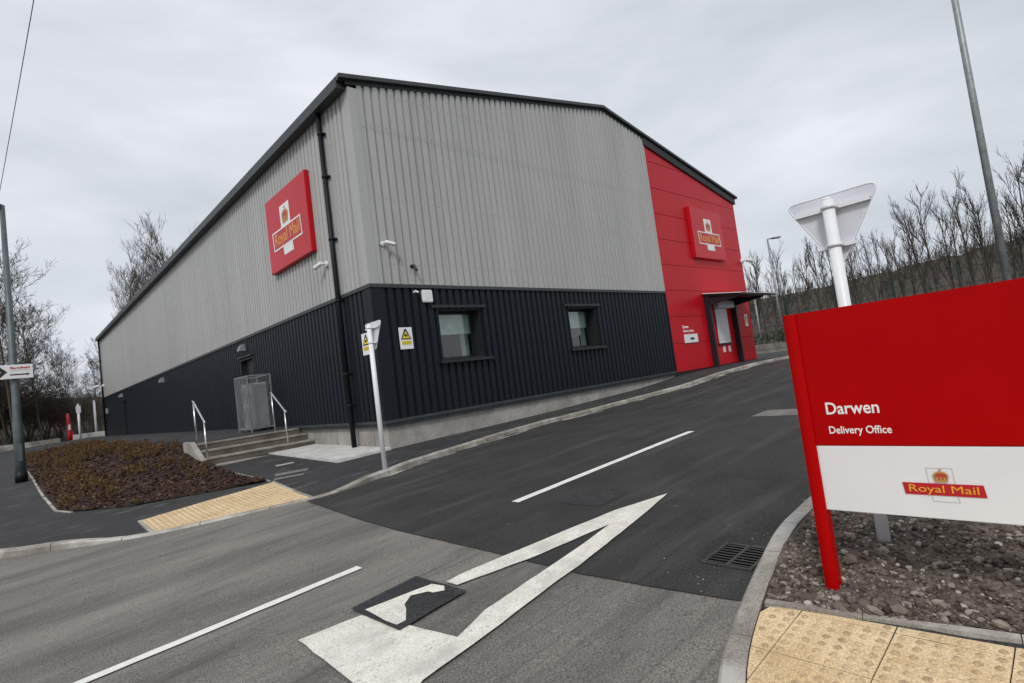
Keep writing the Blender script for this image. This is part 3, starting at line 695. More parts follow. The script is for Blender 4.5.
mb.build('shutter', 'shutter', sh)
MB().box((15.16, -.26, 2.21), (16.62, -.022, 2.50)).build('shutter_box', 'shutter', sh, .02)
for x in (15.5, 15.98):
    MB().box((x, -.10, .42), (x + .05, -.022, .66)).build('hinge', 'white', sh, .005)
MB().box((15.12, -.09, .74), (16.26, -.022, .798)).build('sill', 'dark_metal', sh)
lb = empty('letter_box', (0, 0, 0), None, None); lb.parent = BR
MB().box((12.53, -.06, .95), (13.5, -.022, 1.27)).build('faceplate', 'white', lb, .006)
MB().box((12.92, -.066, 1.06), (13.20, -.061, 1.14)).build('slot', 'black', lb)
text('lettering', 'Darwen', (12.53, -.024, 1.50), (1, 0, 0), (0, 0, 1), .42, .16, 'letter_white', lb, bold=.003)
text('lettering', 'Delivery Office', (12.53, -.024, 1.36), (1, 0, 0), (0, 0, 1), .80, .11, 'letter_white', lb, bold=.003)

# ------------------------------------------------ logo
def emblem(root, o, U, V, scale, mode):
    """o = centre of the name band. scale = band width"""
    o, U, V = Vector(o), Vector(U), Vector(V); Wd = U.cross(V); s = scale
    def pr(mb, poly, off, t=.003): mb.prism([(a * s, b * s) for a, b in poly], o + Wd * off, U, V, Wd, t)
    hb_ = .138 if mode == 'wall' else .092
    sl_ = .010
    band = [(-.5 + sl_, -hb_), (.5 + .012, -hb_), (.5 - sl_, hb_), (-.5 - .012, hb_)]
    st_w = .165
    up = [(-st_w, hb_), (st_w, hb_), (st_w - .012, hb_ + (.30 if mode == 'wall' else .24)), (-st_w - .012, hb_ + (.30 if mode == 'wall' else .24))]
    lo = [(-st_w + .02, -hb_ - (.12 if mode == 'wall' else .10)), (st_w + .02, -hb_ - (.12 if mode == 'wall' else .10)), (st_w + .008, -hb_), (-st_w + .008, -hb_)]
    if mode == 'wall':
        mb = MB(); pr(mb, up, .001); wbuild(mb, 'stamp_panel', 'letter_white', root); mb = MB(); pr(mb, lo, .001); wbuild(mb, 'stamp_panel', 'letter_white', root)
        mb = MB()
        g_ = .022
        ob = [(a * (1 + .0), b) for a, b in band]
        # outline strips
        pr(mb, [(-.5 - .012, hb_), (.5 - sl_, hb_), (.5 - sl_, hb_ - g_), (-.5 - .012, hb_ - g_)], .004); pr(mb, [(-.5 + sl_, -hb_), (.5 + .012, -hb_), (.5 + .012, -hb_ + g_), (-.5 + sl_, -hb_ + g_)], .004)
        pr(mb, [(-.5 + sl_, -hb_ + g_), (-.5 + sl_ + g_, -hb_ + g_), (-.5 - .012 + g_, hb_ - g_), (-.5 - .012, hb_ - g_)], .004); pr(mb, [(.5 + .012 - g_, -hb_ + g_), (.5 + .012, -hb_ + g_), (.5 - sl_, hb_ - g_), (.5 - sl_ - g_, hb_ - g_)], .004)
        wbuild(mb, 'band_outline', 'letter_white', root)
        mb = MB(); pr(mb, [(-.5 + .01, -hb_ + g_), (.5 - .01, -hb_ + g_), (.5 - .01, hb_ - g_), (-.5 + .01, hb_ - g_)], .0015, .0028); wbuild(mb, 'name_band', 'band_red', root)
    else:
        g_ = .006
        for P_ in (up, lo):
            mb = MB()
            for i in range(4):
                a, b = P_[i], P_[(i + 1) % 4]; dx, dy = b[0] - a[0], b[1] - a[1]; l = math.hypot(dx, dy); nx, ny = -dy / l * g_, dx / l * g_
                if abs(a[1]) == hb_ and abs(b[1]) == hb_: continue
                pr(mb, [a, b, (b[0] + nx, b[1] + ny), (a[0] + nx, a[1] + ny)], .0006, .0006)
            wbuild(mb, 'stamp_outline', 'outline', root)
        mb = MB(); pr(mb, band, .001, .002); wbuild(mb, 'name_band', 'band_red', root)
    th = hb_ * 1.25 * s
    w_ = .86 * s
    text('lettering', 'Royal Mail', o - U * (w_ / 2) - V * (th * .40) + Wd * .0052, U, V, w_, th * 1.42, 'yellow', root, depth=.001, bold=0)
    # crown
    cy = hb_ + (.035 if mode == 'wall' else .03); k = .62 if mode != 'wall' else .72
    def cp_(P_): return [(a * k, cy + b * k) for a, b in P_]
    dep = .0065 if mode == 'wall' else .0045
    mb = MB(); pr(mb, cp_([(-.13, 0), (.13, 0), (.135, .045), (-.135, .045)]), dep, .002)
    for sx in (-1, 1):
        arc = []
        pts_o = [(0, .245), (.06, .25), (.115, .225), (.155, .175), (.155, .12), (.13, .05)]; pts_i = [(.105, .05), (.125, .12), (.12, .165), (.09, .20), (.05, .215), (0, .21)]
        poly = [(sx * a, b) for a, b in pts_o + pts_i]
        if sx < 0: poly = poly[::-1]
        pr(mb, cp_(poly), dep, .002)
    for bx_ in (-.075, 0, .075): pr(mb, cp_([(bx_ - .02, .05), (bx_ + .02, .05), (bx_ + .028, .10), (bx_, .125), (bx_ - .028, .10)]), dep + .002, .001)
    pr(mb, cp_([(-.012, .24), (.012, .24), (.012, .33), (-.012, .33)]), dep, .002); pr(mb, cp_([(-.035, .285), (.035, .285), (.035, .305), (-.035, .305)]), dep + .0022, .001)
    wbuild(mb, 'crown', 'gold', root)
    mb = MB(); pr(mb, cp_([(-.105, .05), (.105, .05), (.12, .12), (.11, .165), (.085, .195), (.03, .21), (-.03, .21), (-.085, .195), (-.11, .165), (-.12, .12)]), dep - .0018, .0012); wbuild(mb, 'crown_lining', 'crown_red', root)

# wall boards
t = empty('wall_sign', (-.04, 3.53, 4.14), 'square red logo board on the long grey side wall left of the downpipe', 'sign', 'red sign boards on the warehouse')
o = bx('board', (-.17, 2.22, 4.14), (-.036, 4.88, 6.15), 'board_red', t, .015)
emblem(t, (-.171, 3.58, 4.93), (0, -1, 0), (0, 0, 1), 1.86, 'wall')
t = empty('wall_sign', (15.4, -.03, 4.22), 'square red logo board on the red panels above the entrance canopy', 'sign', 'red sign boards on the warehouse')
bx('board', (14.12, -.17, 4.23), (16.75, -.022, 6.28), 'board_red', t, .015)
emblem(t, (15.48, -.171, 5.06), (1, 0, 0), (0, 0, 1), 1.86, 'wall')

# ------------------------------------------------ small wall things
def cctv(loc, d, label, m='white', wall=(0, 1, 0), s=1.0, downn=.25):
    """wall base, arm and bullet; d = aim direction"""
    root = empty('security_camera', loc, label, 'camera', 'security cameras on the warehouse')
    d = Vector(d).normalized(); wn_ = -Vector(wall)
    mb = MB(); mb.tube([Vector((0, 0, 0)), wn_ * .05 * s], [.075 * s, .065 * s], 14); mb.build('mount', m, root)
    mb = MB(); p = wn_ * .13 * s + Vector((0, 0, .0)); mb.tube([wn_ * .04 * s, p, p + d * .06 * s], .024 * s, 8); mb.build('arm', m, root)
    mb = MB(); q = p + Vector((0, 0, .02)); mb.tube([q, q + d * .03 * s, q + d * .25 * s, q + d * .27 * s], [.04 * s, .052 * s, .052 * s, .048 * s], 12); mb.m = 1
    mb.tube([q + d * .272 * s, q + d * .276 * s], [.038 * s, .036 * s], 12); mb.build('housing', [m, 'black'], root)
    return root
cctv((.37, -.04, 3.74), (1, -.35, -.30), 'white bullet security camera on the grey gable close to the building corner', s=.82)
cctv((1.04, -.04, 3.28), (.1, -.5, -.9), 'small black security camera on the grey gable just above the navy cladding', m='black', s=.62)
cctv((1.02, -.04, 2.70), (.3, -.8, -.5), 'tiny white sensor camera under the flashing beside the white wall box', s=.40)
cctv((-.04, 1.78, 3.72), (-.30, 1, -.30), 'white bullet security camera beside the black downpipe on the side wall', wall=(1, 0, 0), s=1.0)
cctv((-.04, 39.6, 3.70), (-1, .2, -.25), 'white security camera at the far end of the long side wall', wall=(1, 0, 0), s=1.8)
cctv((18.55, -.03, 4.33), (1, -.25, -.12), 'white security camera at the top right edge of the red bay', s=1.6)
t = empty('wall_box', (1.34, -.04, 2.47), 'square white alarm box on the navy cladding above left of the first window', 'alarm box')
bx('casing', (1.20, -.115, 2.46), (1.47, -.036, 2.745), 'white', t, .018); bx('badge', (1.27, -.118, 2.55), (1.40, -.1155, 2.64), 'sign_white', t)
t = empty('meter_box', (-.04, 38.7, 1.6), 'small grey box low on the far end of the side wall', 'box'); bx('casing', (-.14, 38.5, 1.6), (-.036, 38.9, 2.0), 'galv', t, .01); bx('door', (-.146, 38.53, 1.63), (-.141, 38.87, 1.97), 'ac', t)

def warning(root, o, U, w_, h_):
    o, U, V = Vector(o), Vector(U), Vector((0, 0, 1)); N_ = U.cross(V)
    def pr(name, poly, off, m, t_=.002): mb = MB(); mb.prism(poly, o + N_ * off, U, V, N_, t_); return wbuild(mb, name, m, root)
    pr('plate', [(0, 0), (w_, 0), (w_, h_), (0, h_)], 0, 'letter_white', .006)
    c = w_ / 2; tw = w_ * .41
    b = h_ * .44; tp = h_ * .93
    pr('triangle_border', [(c - tw, b), (c + tw, b), (c + tw * .93, b + .03 * h_), (c + .02, tp), (c - .02, tp), (c - tw * .93, b + .03 * h_)], .0065, 'black')
    pr('triangle', [(c - tw * .72, b + .055 * h_), (c + tw * .72, b + .055 * h_), (c, tp - .10 * h_)], .009, 'warn_yellow')
    pr('symbol', [(c - .10 * w_, b + .14 * h_), (c + .10 * w_, b + .14 * h_), (c + .13 * w_, b + .25 * h_), (c + .03 * w_, b + .22 * h_), (c - .13 * w_, b + .27 * h_)], .0115, 'black')
    pr('caption_panel', [(w_ * .14, h_ * .2), (w_ * .88, h_ * .2), (w_ * .88, h_ * .38), (w_ * .14, h_ * .38)], .0065, 'warn_yellow')
    mb = MB()
    for zz in (.24, .31): mb.prism([(w_ * .2, h_ * zz), (w_ * .82, h_ * zz), (w_ * .82, h_ * (zz + .025)), (w_ * .2, h_ * (zz + .025))], o + N_ * .0087, U, V, N_, .001)
    wbuild(mb, 'caption', 'gold', root)
t = empty('warning_sign', (.67, -.04, 1.45), 'yellow and white triangle warning sign on the navy gable left of the first window', 'warning sign', 'warning signs on the warehouse')
warning(t, (.51, -.0485, 1.45), (1, 0, 0), .33, .47)
t = empty('warning_sign', (-.04, .34, 1.43), 'yellow and white triangle warning sign partly hidden behind the white post at the corner', 'warning sign', 'warning signs on the warehouse')
warning(t, (-.0575, .52, 1.42), (0, -1, 0), .36, .46)
t = empty('warning_sign', (18.1, -.03, 1.42), 'small pale yellow notice on the red panel right of the canopy column', 'warning sign', 'warning signs on the warehouse')
warning(t, (17.98, -.0225, 1.42), (1, 0, 0), .27, .52)
def wall_light(y, z, label, sc=1.0):
    root = empty('wall_light', (-.04, y, z), label, 'wall light', 'bulkhead lights along the side wall')
    mb = MB(); mb.box((0, -.11 * sc, -.02), (.01, .11 * sc, .22 * sc)); mb.build('back_plate', 'galv', root)
    mb = MB(); vs = []; n = 8
    for k in range(n + 1):
        a = math.pi / 2 * k / n; vs += [(-.001 - .20 * sc * math.cos(a) * 1.0, -.12 * sc * (1 - .3 * math.sin(a)), .24 * sc * math.sin(a)), (-.001 - .20 * sc * math.cos(a), .12 * sc * (1 - .3 * math.sin(a)), .24 * sc * math.sin(a))]
    vs += [(-.001, -.12 * sc, 0), (-.001, .12 * sc, 0)]; c = 2 * n + 2
    mb.add(vs, [(2 * k, 2 * k + 1, 2 * k + 3, 2 * k + 2) for k in range(n)] + [[2 * k for k in range(n + 1)] + [c], [2 * k + 1 for k in range(n + 1)] + [c + 1]]); mb.build('hood', 'galv', root)
wall_light(8.1, 2.44, 'grey hooded wall light above the side door behind the mesh cage', .95)
wall_light(19.85, 2.38, 'grey hooded wall light halfway along the navy side wall', 1.0)
wall_light(31.9, 2.40, 'grey hooded wall light above the farthest door of the side wall', 1.0)

# mesh cage with air conditioning unit
t = empty('equipment_cage', (-.36, 6.65, -.03), 'tall grey mesh cage standing on the terrace against the navy side wall', 'cage')
X0, X1, Y0, Y1, Z0, Z1 = -.70, -.045, 6.08, 7.20, .03, 1.55
mb = MB(); b_ = .035
for x in (X0, X1 - b_):
    for y in (Y0, Y1 - b_): mb.box((x, y, -.05), (x + b_, y + b_, Z1))
for z in (Z0, Z1 - b_):
    mb.box((X0 + b_, Y0, z), (X1 - b_, Y0 + b_, z + b_)); mb.box((X0 + b_, Y1 - b_, z), (X1 - b_, Y1, z + b_)); mb.box((X0, Y0 + b_, z), (X0 + b_, Y1 - b_, z + b_)); mb.box((X1 - b_, Y0 + b_, z), (X1, Y1 - b_, z + b_))
wbuild(mb, 'frame', 'galv', t)
mb = MB(); p_ = .038; r_ = .0075
x = X0 + b_ + .01
while x < X1 - b_: mb.box((x, Y0 + .015, Z0 + b_), (x + r_, Y0 + .018, Z1 - b_)); x += p_
y = Y0 + b_ + .01
while y < Y1 - b_: mb.box((X0 + .015, y, Z0 + b_), (X0 + .018, y + r_, Z1 - b_)); y += p_
z = Z0 + b_ + .01
while z < Z1 - b_: mb.box((X0 + b_, Y0 + .0185, z), (X1 - b_, Y0 + .021, z + r_)); mb.box((X0 + .0185, Y0 + b_, z), (X0 + .021, Y1 - b_, z + r_)); z += p_
wbuild(mb, 'mesh_panel', 'galv', t)
t = empty('air_conditioner', (-.33, 6.7, -.03), 'pale grey air conditioning unit standing inside the mesh cage', 'air conditioner')
bx('casing', (-.58, 6.28, .06), (-.10, 7.0, 1.33), 'ac', t, .02)
mb = MB()
for zc in (.42, .98):
    for rr in (.10, .17, .24):
        mb.tube([(-.595, 6.64 + rr * math.cos(a * math.pi / 8), zc + rr * math.sin(a * math.pi / 8)) for a in range(17)], .006, 4, False)
wbuild(mb, 'fan_guard', 'dark_trim', t)
mb = MB(); mb.box((-.5, 6.3, -.04), (-.44, 6.98, .058)); mb.box((-.2, 6.3, -.04), (-.14, 6.98, .058)); wbuild(mb, 'feet', 'dark_trim', t)

# ------------------------------------------------ terrace, steps, slab, rails
def TZ(x, y): return -.05 + .02 * sst(10, 30, y)
mb = MB()
ys = [4.62, 8, 12, 20, 30, 41]
for a, b in zip(ys, ys[1:]):
    x0 = -2.2
    mb.hexa([(x0, a, -1), (.045, a, -1), (.045, b, -1), (x0, b, -1), (x0, a, TZ(0, a)), (.045, a, TZ(0, a)), (.045, b, TZ(0, b)), (x0, b, TZ(0, b))])
o = mb.build('terrace', 'foot_asphalt'); o['kind'] = 'structure'
st = empty('steps', (-1.1, 4.0, -.55), 'three weathered concrete steps climbing to the terrace beside the side wall', 'steps')
zs = [-.535, -.37, -.21, -.05]
for k, y in enumerate((3.72, 4.10, 4.44)):
    z1 = zs[k + 1]; y2 = (4.10, 4.44, 4.80)[k]
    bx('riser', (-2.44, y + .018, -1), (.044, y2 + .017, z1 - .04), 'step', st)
    bx('tread', (-2.44, y, z1 - .0395), (.044, y2 + .016, z1), 'tread', st, .006)
ck = MB(); ck.prism([(3.60, -1), (3.60, -.46), (4.55, .0), (5.2, .0), (5.2, -1)], (-2.56, 0, 0), (0, 1, 0), (0, 0, 1), (1, 0, 0), .118)
o = ck.build('step_cheek', 'concrete', None, .01); tag(o, 'low sloping concrete side wall left of the steps', 'wall')
mb = MB(); mb.hexa([(-1.13, -.02, -.9), (.044, -.02, -.9), (.044, 3.70, -.9), (-1.13, 3.70, -.9), (-1.13, -.02, -.555), (.044, -.02, -.545), (.044, 3.70, -.49), (-1.13, 3.70, -.50)])
o = mb.build('concrete_slab', 'pale_concrete', None, .012); tag(o, 'pale new concrete slab at the foot of the black downpipe', 'slab')
mb = MB(); mb.box((-2.42, 3.42, -.9), (-1.14, 3.70, -.527)); o = mb.build('step_landing', 'concrete'); tag(o, 'pale buff concrete strip in front of the bottom step', 'slab')
def rail(x, label):
    root = empty('handrail', (x, 3.8, -.5), label, 'handrail', 'handrails of the steps')
    mb = MB(); mb.tube([(x, 3.80, -.55), (x, 3.80, .44)], .021, 10); wbuild(mb, 'post', 'stainless', root)
    mb = MB(); mb.tube([(x, 4.58, -.08), (x, 4.58, .90)], .021, 10); wbuild(mb, 'post', 'stainless', root)
    mb = MB(); mb.tube([(x, 3.72, .425), (x, 3.79, .455), (x, 4.55, .925), (x, 4.64, .955)], .024, 10); wbuild(mb, 'rail', 'stainless', root)
rail(-2.40, 'stainless steel handrail on the left side of the steps beside the planting bed')
rail(-.60, 'stainless steel handrail on the right side of the steps in front of the mesh cage')

# ------------------------------------------------ planting bed
bedp = [(-2.47, -.10), (-2.47, 3.55), (-2.57, 3.6), (-2.57, 5.2), (-2.2, 5.3), (-2.2, 27), (-5.15, 27), (-5.15, 5), (-5.09, 2.45), (-4.93, 1.8), (-4.3, .90)]
def bedz(x, y):
    base = F(x, y) + .02
    k = sst(1.5, 6.5, y) * sst(-5.1, -3.0, x)
    return base + (max(TZ(x, y) - .02, base) - base) * k * .7 + .03 * noise.noise(Vector((x * 1.3, y * 1.3, 0)))
def in_poly(x, y, P):
    c = False; j = len(P) - 1
    for i in range(len(P)):
        if (P[i][1] > y) != (P[j][1] > y) and x < (P[j][0] - P[i][0]) * (y - P[i][1]) / (P[j][1] - P[i][1]) + P[i][0]: c = not c
        j = i
    return c
sheet('planting_bed', bedp, bedz, 0, 'mulch', .35)
mb = MB(); rnd = random.Random(3); n = 0
while n < 15000:
    y = -.15 + 27 * rnd.random() ** 2.2; x = rnd.uniform(-5.15, -2.2)
    if not in_poly(x, y, bedp): continue
    n += 1; z = bedz(x, y) + rnd.uniform(.0, .02); s_ = rnd.uniform(.010, .030) * (1 + y * .05); a = rnd.uniform(0, 6.28); tx, ty = rnd.uniform(-.5, .5), rnd.uniform(-.5, .5); l = s_ * rnd.uniform(1, 2.2); wd = s_ * rnd.uniform(.4, .8)
    ux, uy = math.cos(a), math.sin(a)
    def P4(u, v, h=0): return (x + ux * u - uy * v, y + uy * u + ux * v, z + tx * u + ty * v + h)
    mb.add([P4(-l, -wd), P4(l, -wd * .7), P4(l, wd), P4(-l, wd * .8), P4(0, 0, .010)], [(0, 1, 4), (1, 2, 4), (2, 3, 4), (3, 0, 4)])
o = mb.build('bark_mulch', 'chips'); tag(o, 'dark reddish brown bark mulch covering the planting bed', 'mulch', kind='stuff')
# saplings as ground cover
mb = MB(); rnd = random.Random(11)
cnt = 0
while cnt < 520:
    y = .3 + 26 * rnd.random() ** 1.5; x = rnd.uniform(-5.05, -2.3)
    if not in_poly(x, y, bedp): continue
    # bare strip near the front and right edge
    dens = sst(.6, 2.8, y + (x + 2.4) * -.6 - 1.0) * sst(0, 1.1, -2.35 - x + .22 * max(0, y - 4))
    if rnd.random() > dens or noise.noise(Vector((x * .9, y * .9, 5))) < -.18: continue
    cnt += 1; z = bedz(x, y); hh = rnd.uniform(.12, .30) * (.7 + .5 * min(1, y / 8))
    for s_ in range(rnd.randint(3, 6)):
        a = rnd.uniform(0, 6.28); sp = rnd.uniform(.02, .14); tipp = Vector((x + sp * math.cos(a), y + sp * math.sin(a), z + hh * rnd.uniform(.6, 1)))
        b0 = Vector((x, y, z)); mb.tube([b0, (b0 + tipp) / 2 + Vector((0, 0, .02)), tipp], [.004, .003, .0015], 3, False)
        for l_ in range(rnd.randint(6, 10)):
            t_ = rnd.uniform(.2, 1); p = b0.lerp(tipp, t_); q = Vector((rnd.uniform(-1, 1), rnd.uniform(-1, 1), rnd.uniform(-.5, .9))).normalized() * rnd.uniform(.022, .05); r = q.orthogonal().normalized() * q.length * .38
            mb.add([p, p + q * .5 + r, p + q, p + q * .5 - r], [(0, 1, 2, 3)])
o = mb.build('groundcover_plants', 'leaves'); tag(o, 'low brown and olive shrubby ground cover growing through the mulch', 'shrubs', kind='stuff')

# ------------------------------------------------ rubble bed behind the right kerb
def soilz(x, y):
    e = FR(x, y) + .028
    d = min(1, max(0, (x + 2.80) / .35)) * min(1, max(0, (-8.48 - y) / .2))
    z = e - .012 + d * (.03 + .05 * noise.noise(Vector((x * 1.6, y * 1.6, 3))) + .035 * noise.noise(Vector((x * 5, y * 5, 1))) + .028 * noise.noise(Vector((x * 14, y * 14, 1))) + .012 * noise.noise(Vector((x * 33, y * 33, 1))))
    return z
rb = [(-2.86, -8.655), (-2.5, -8.585), (-2.2, -8.535), (-1.3, -8.465), (4, -8.42), (12, -8.37), (12, -16), (-2.2, -13.5), (-2.70, -9.6)]
sheet('soil_bed', rb, soilz, 0, 'soil', .07)
ico = bmesh.new(); bmesh.ops.create_icosphere(ico, subdivisions=1, radius=1); IV = [v.co.copy() for v in ico.verts]; IF = [[v.index for v in f_.verts] for f_ in ico.faces]; ico.free()
mb = MB(); rnd = random.Random(5); n = 0
while n < 24000:
    x = -2.82 + (rnd.random() ** 1.7) * 6; y = -8.47 - rnd.random() ** 1.2 * (2.2 + (x + 2.8) * .6)
    if not in_poly(x, y - .02, rb) or not in_poly(x, y + .03, rb) or x < -2.80: continue
    n += 1; k = rnd.random(); s_ = .0035 + .007 * rnd.random() if k < .80 else (.010 + .011 * rnd.random() if k < .988 else .020 + .020 * rnd.random())
    if x > -1: s_ *= 1.3
    z = soilz(x, y) + s_ * .25; sc = Vector((rnd.uniform(.7, 1.4), rnd.uniform(.7, 1.2), rnd.uniform(.5, .9))) * s_; rot = Matrix.Rotation(rnd.uniform(0, 6.28), 3, 'Z') @ Matrix.Rotation(rnd.uniform(-.6, .6), 3, 'X')
    vs = []
    for v in IV:
        q = v * (1 + rnd.uniform(-.22, .22)); vs.append(rot @ Vector((q.x * sc.x, q.y * sc.y, q.z * sc.z)) + Vector((x, y, z)))
    mb.add(vs, IF)
o = mb.build('rubble', 'stones'); tag(o, 'loose stony rubble strewn over the bare soil under the red sign', 'rubble', kind='stuff')

# ------------------------------------------------ near red sign
t = empty('office_sign', (-2.60, -9.5, -.70), 'red and white name board on posts in the rubble, cut off by the photo edge', 'sign')
SK = 1.0608
def sy(y): return -10 + (y + 10) * SK
def sz(z): return .598 + (z - .598) * SK
sx = -2.60
YL, YR = sy(-9.0), sy(-9.975)
bx('upper_panel', (sx, YR, sz(.052)), (sx + .035, YL, sz(.722)), 'sign_red', t, .003)
bx('lower_panel', (sx, YR, sz(-.268)), (sx + .035, YL, sz(.050)), 'sign_white', t, .003)
for y0, y1 in ((sy(-9.012), sy(-8.952)), (sy(-10.024), sy(-9.964))):
    mb = MB(); n = 10; prof = [(sx - .012 - .012 * math.sin(math.pi * k / n), y0 + (y1 - y0) * k / n) for k in range(n + 1)] + [(sx + .05, y1), (sx + .05, y0)]
    mb.prism([(a, b) for a, b in prof], (0, 0, -.85), (1, 0, 0), (0, 1, 0), (0, 0, 1), sz(.722) + .85); wbuild(mb, 'post', 'sign_red', t)
text('lettering', 'Darwen', (sx - .001, sy(-9.082), sz(.207)), (0, -1, 0), (0, 0, 1), .238, .088, 'letter_white', t, depth=.0012, bold=.0012)
text('lettering', 'Delivery Office', (sx - .001, sy(-9.082), sz(.112)), (0, -1, 0), (0, 0, 1), .276, .054, 'letter_white', t, depth=.0012, bold=.0006)
emblem(t, (sx - .0005, sy(-9.493), sz(-.138)), (0, -1, 0), (0, 0, 1), .300, 'near')

# ------------------------------------------------ give way signs (backs)
def giveway(x, y, z0, ztop, wd, label, pr_, rz=0):
    root = empty('give_way_sign', (x, y, z0), label, 'road sign', 'give way signs', rz)
    H_ = ztop - z0
    mb = MB(); mb.tube([(0, 0, -.1), (0, 0, H_ - .045)], pr_, 16); mb.tube([(0, 0, H_ - .045), (0, 0, H_ - .03)], [pr_, pr_ * .6], 16); mb.build('post', 'white', root)
    s = wd / 2; hgt = wd * .88; rc = wd * .07
    # rounded inverted triangle, in Y-Z, facing -X (towards drivers)
    cs = [(-s, 0), (s, 0), (0, -hgt)]; poly = []
    for i in range(3):
        p = Vector(cs[i]); a = (Vector(cs[i - 1]) - p).normalized(); b = (Vector(cs[(i + 1) % 3]) - p).normalized()
        for k in range(5):
            t_ = k / 4; q0 = p + a * rc * 1.7; q1 = p + b * rc * 1.7; q = q0 * (1 - t_) ** 2 + p * 2 * t_ * (1 - t_) + q1 * t_ ** 2; poly.append((q.x, q.y))
    off = pr_ + .034
    mb = MB(); mb.prism(poly, (off, 0, H_), (0, 1, 0), (0, 0, 1), (1, 0, 0), .004); mb.build('plate', 'grey_back', root)
    inner = [(a * .93, -hgt * .33 + (b + hgt * .33) * .93) for a, b in poly]; inner2 = [(a * .66, -hgt * .33 + (b + hgt * .33) * .66) for a, b in poly]
    mb = MB(); mb.prism(inner, (off + .0042, 0, H_), (0, 1, 0), (0, 0, 1), (1, 0, 0), .001); mb.build('red_border', 'band_red', root)
    mb = MB(); mb.prism(inner2, (off + .0055, 0, H_), (0, 1, 0), (0, 0, 1), (1, 0, 0), .001); mb.build('face', 'letter_white', root)
    # rim
    mb = MB(); P_ = [(off + .002, a, H_ + b) for a, b in poly] + [(off + .002, poly[0][0], H_ + poly[0][1])]; mb.tube(P_, .0055, 6, False); mb.build('rim', 'white', root)
    for zz, ww in ((H_ - .085 * wd / .5, wd * .40), (H_ - .31 * wd / .5, wd * .20)):
        mb = MB(); mb.box((off - .030, -ww, zz - .012), (off - .001, ww, zz - .008)); mb.box((off - .030, -ww, zz + .008), (off - .001, ww, zz + .012)); mb.box((off - .030, -ww, zz - .008), (off - .027, ww, zz + .008)); mb.build('channel', 'white', root)
        mb = MB(); mb.tube([(0, 0, zz - .012), (0, 0, zz + .012)], pr_ + .006, 16); mb.box((0, -pr_ - .012, zz - .010), (off - .031, pr_ + .012, zz + .010)); mb.build('clip', 'white', root)
    return root
giveway(-2.03, -9.045, -.68, 1.455, .525, 'white backed triangular give way sign rising behind the red office sign', .0345)
giveway(-1.25, -1.97, G(-1.25, -1.97) - .02, 1.77, .55, 'white backed give way sign on the kerb in front of the building corner', .040, 0)
MB  # collar of dark tarmac
sheet('post_footing', [(-1.25 + .13 * math.cos(a * .785), -1.97 + .07 * math.sin(a * .785)) for a in range(8)], F, .004, 'patch_asphalt')

# ------------------------------------------------ lamp columns, cable, finger sign
def lamp(name, x, y, z0, h, r0, r1, label, m, base=None, arm=(1, 0), arml=.5, headm='galv', group='lamp columns'):
    root = empty(name, (x, y, z0), label, 'street lamp', group)
    mb = MB()
    if base: mb.tube([(0, 0, -.3), (0, 0, base[1]), (0, 0, base[1] + .12), (0, 0, h)], [base[0], base[0], r0, r1], 16)
    else: mb.tube([(0, 0, -.3), (0, 0, h)], [r0, r1], 14)
    mb.build('column', m, root)
    if base: MB().tube([(0, 0, -.02), (0, 0, .30)], base[0] + .022, 16).build('base_band', 'black_pipe', root)
    if base: MB().box((-.05, -base[0] - .004, .55), (.05, -base[0] + .03, 1.0)).build('door', m, root, .004)
    ax_, ay_ = arm; d = Vector((ax_, ay_, .06)).normalized()
    mb = MB(); mb.tube([(0, 0, h - .02), Vector((0, 0, h)) + d * arml * .5, Vector((0, 0, h)) + d * arml], r1 * .8, 8); mb.build('arm', m, root)
    sd_ = Vector((-ay_, ax_, 0)); p = Vector((0, 0, h)) + d * arml
    vs = [p + d * a + sd_ * b + Vector((0, 0, c)) for c in (-.05, .05) for a, b in ((-.05, -.12), (.55, -.10), (.55, .10), (-.05, .12))]
    mb = MB().hexa(vs); mb.build('lantern', headm, root, .02)
    return root
lamp('street_lamp', -5.40, 9.2, G(-5.4, 9.2) + .0, 7.35, .088, .055, 'tall grey green lamp column with black base at the left edge of the planting bed', 'post_green', (.108, 1.5), arm=(-1, 0), arml=.10, headm='black')
lamp('street_lamp', 8.0, -9.17, G(8, -9.2), 10.3, .070, .046, 'tall galvanised lamp column rising behind the red office sign', 'galv', None, arm=(0, 1), arml=.6)
lamp('street_lamp', 30.0, 2.84, G(30, 2.8), 7.1, .085, .05, 'distant slim lamp column with a flat lantern beyond the canopy', 'galv', None, arm=(1, -.6), arml=.4)
t = empty('finger_sign', (-5.5, 9.07, 2.15), 'white direction sign with a right pointing arrow strapped to the left lamp column', 'direction sign')
bx('plate', (-6.35, 9.055, 2.17), (-5.03, 9.07, 2.535), 'letter_white', t, .004)
text('lettering', 'Barnfield', (-5.47, 9.053, 2.425), (1, 0, 0), (0, 0, 1), .38, .075, 'crown_red', t, depth=.001, bold=.003)
text('lettering', 'CONSTRUCTION', (-5.47, 9.053, 2.372), (1, 0, 0), (0, 0, 1), .38, .035, 'outline', t, depth=.001)
mb = MB(); mb.prism([(-5.48, 2.258), (-5.16, 2.258), (-5.16, 2.238), (-5.09, 2.274), (-5.16, 2.310), (-5.16, 2.290), (-5.48, 2.290)], (0, 9.054, 0), (1, 0, 0), (0, 0, 1), (0, -1, 0), .002); wbuild(mb, 'arrow', 'black', t)
mb = MB(); mb.prism([(-5.78, 2.2), (-5.68, 2.2), (-5.53, 2.352), (-5.68, 2.50), (-5.78, 2.50), (-5.65, 2.352)], (0, 9.054, 0), (1, 0, 0), (0, 0, 1), (0, -1, 0), .002)
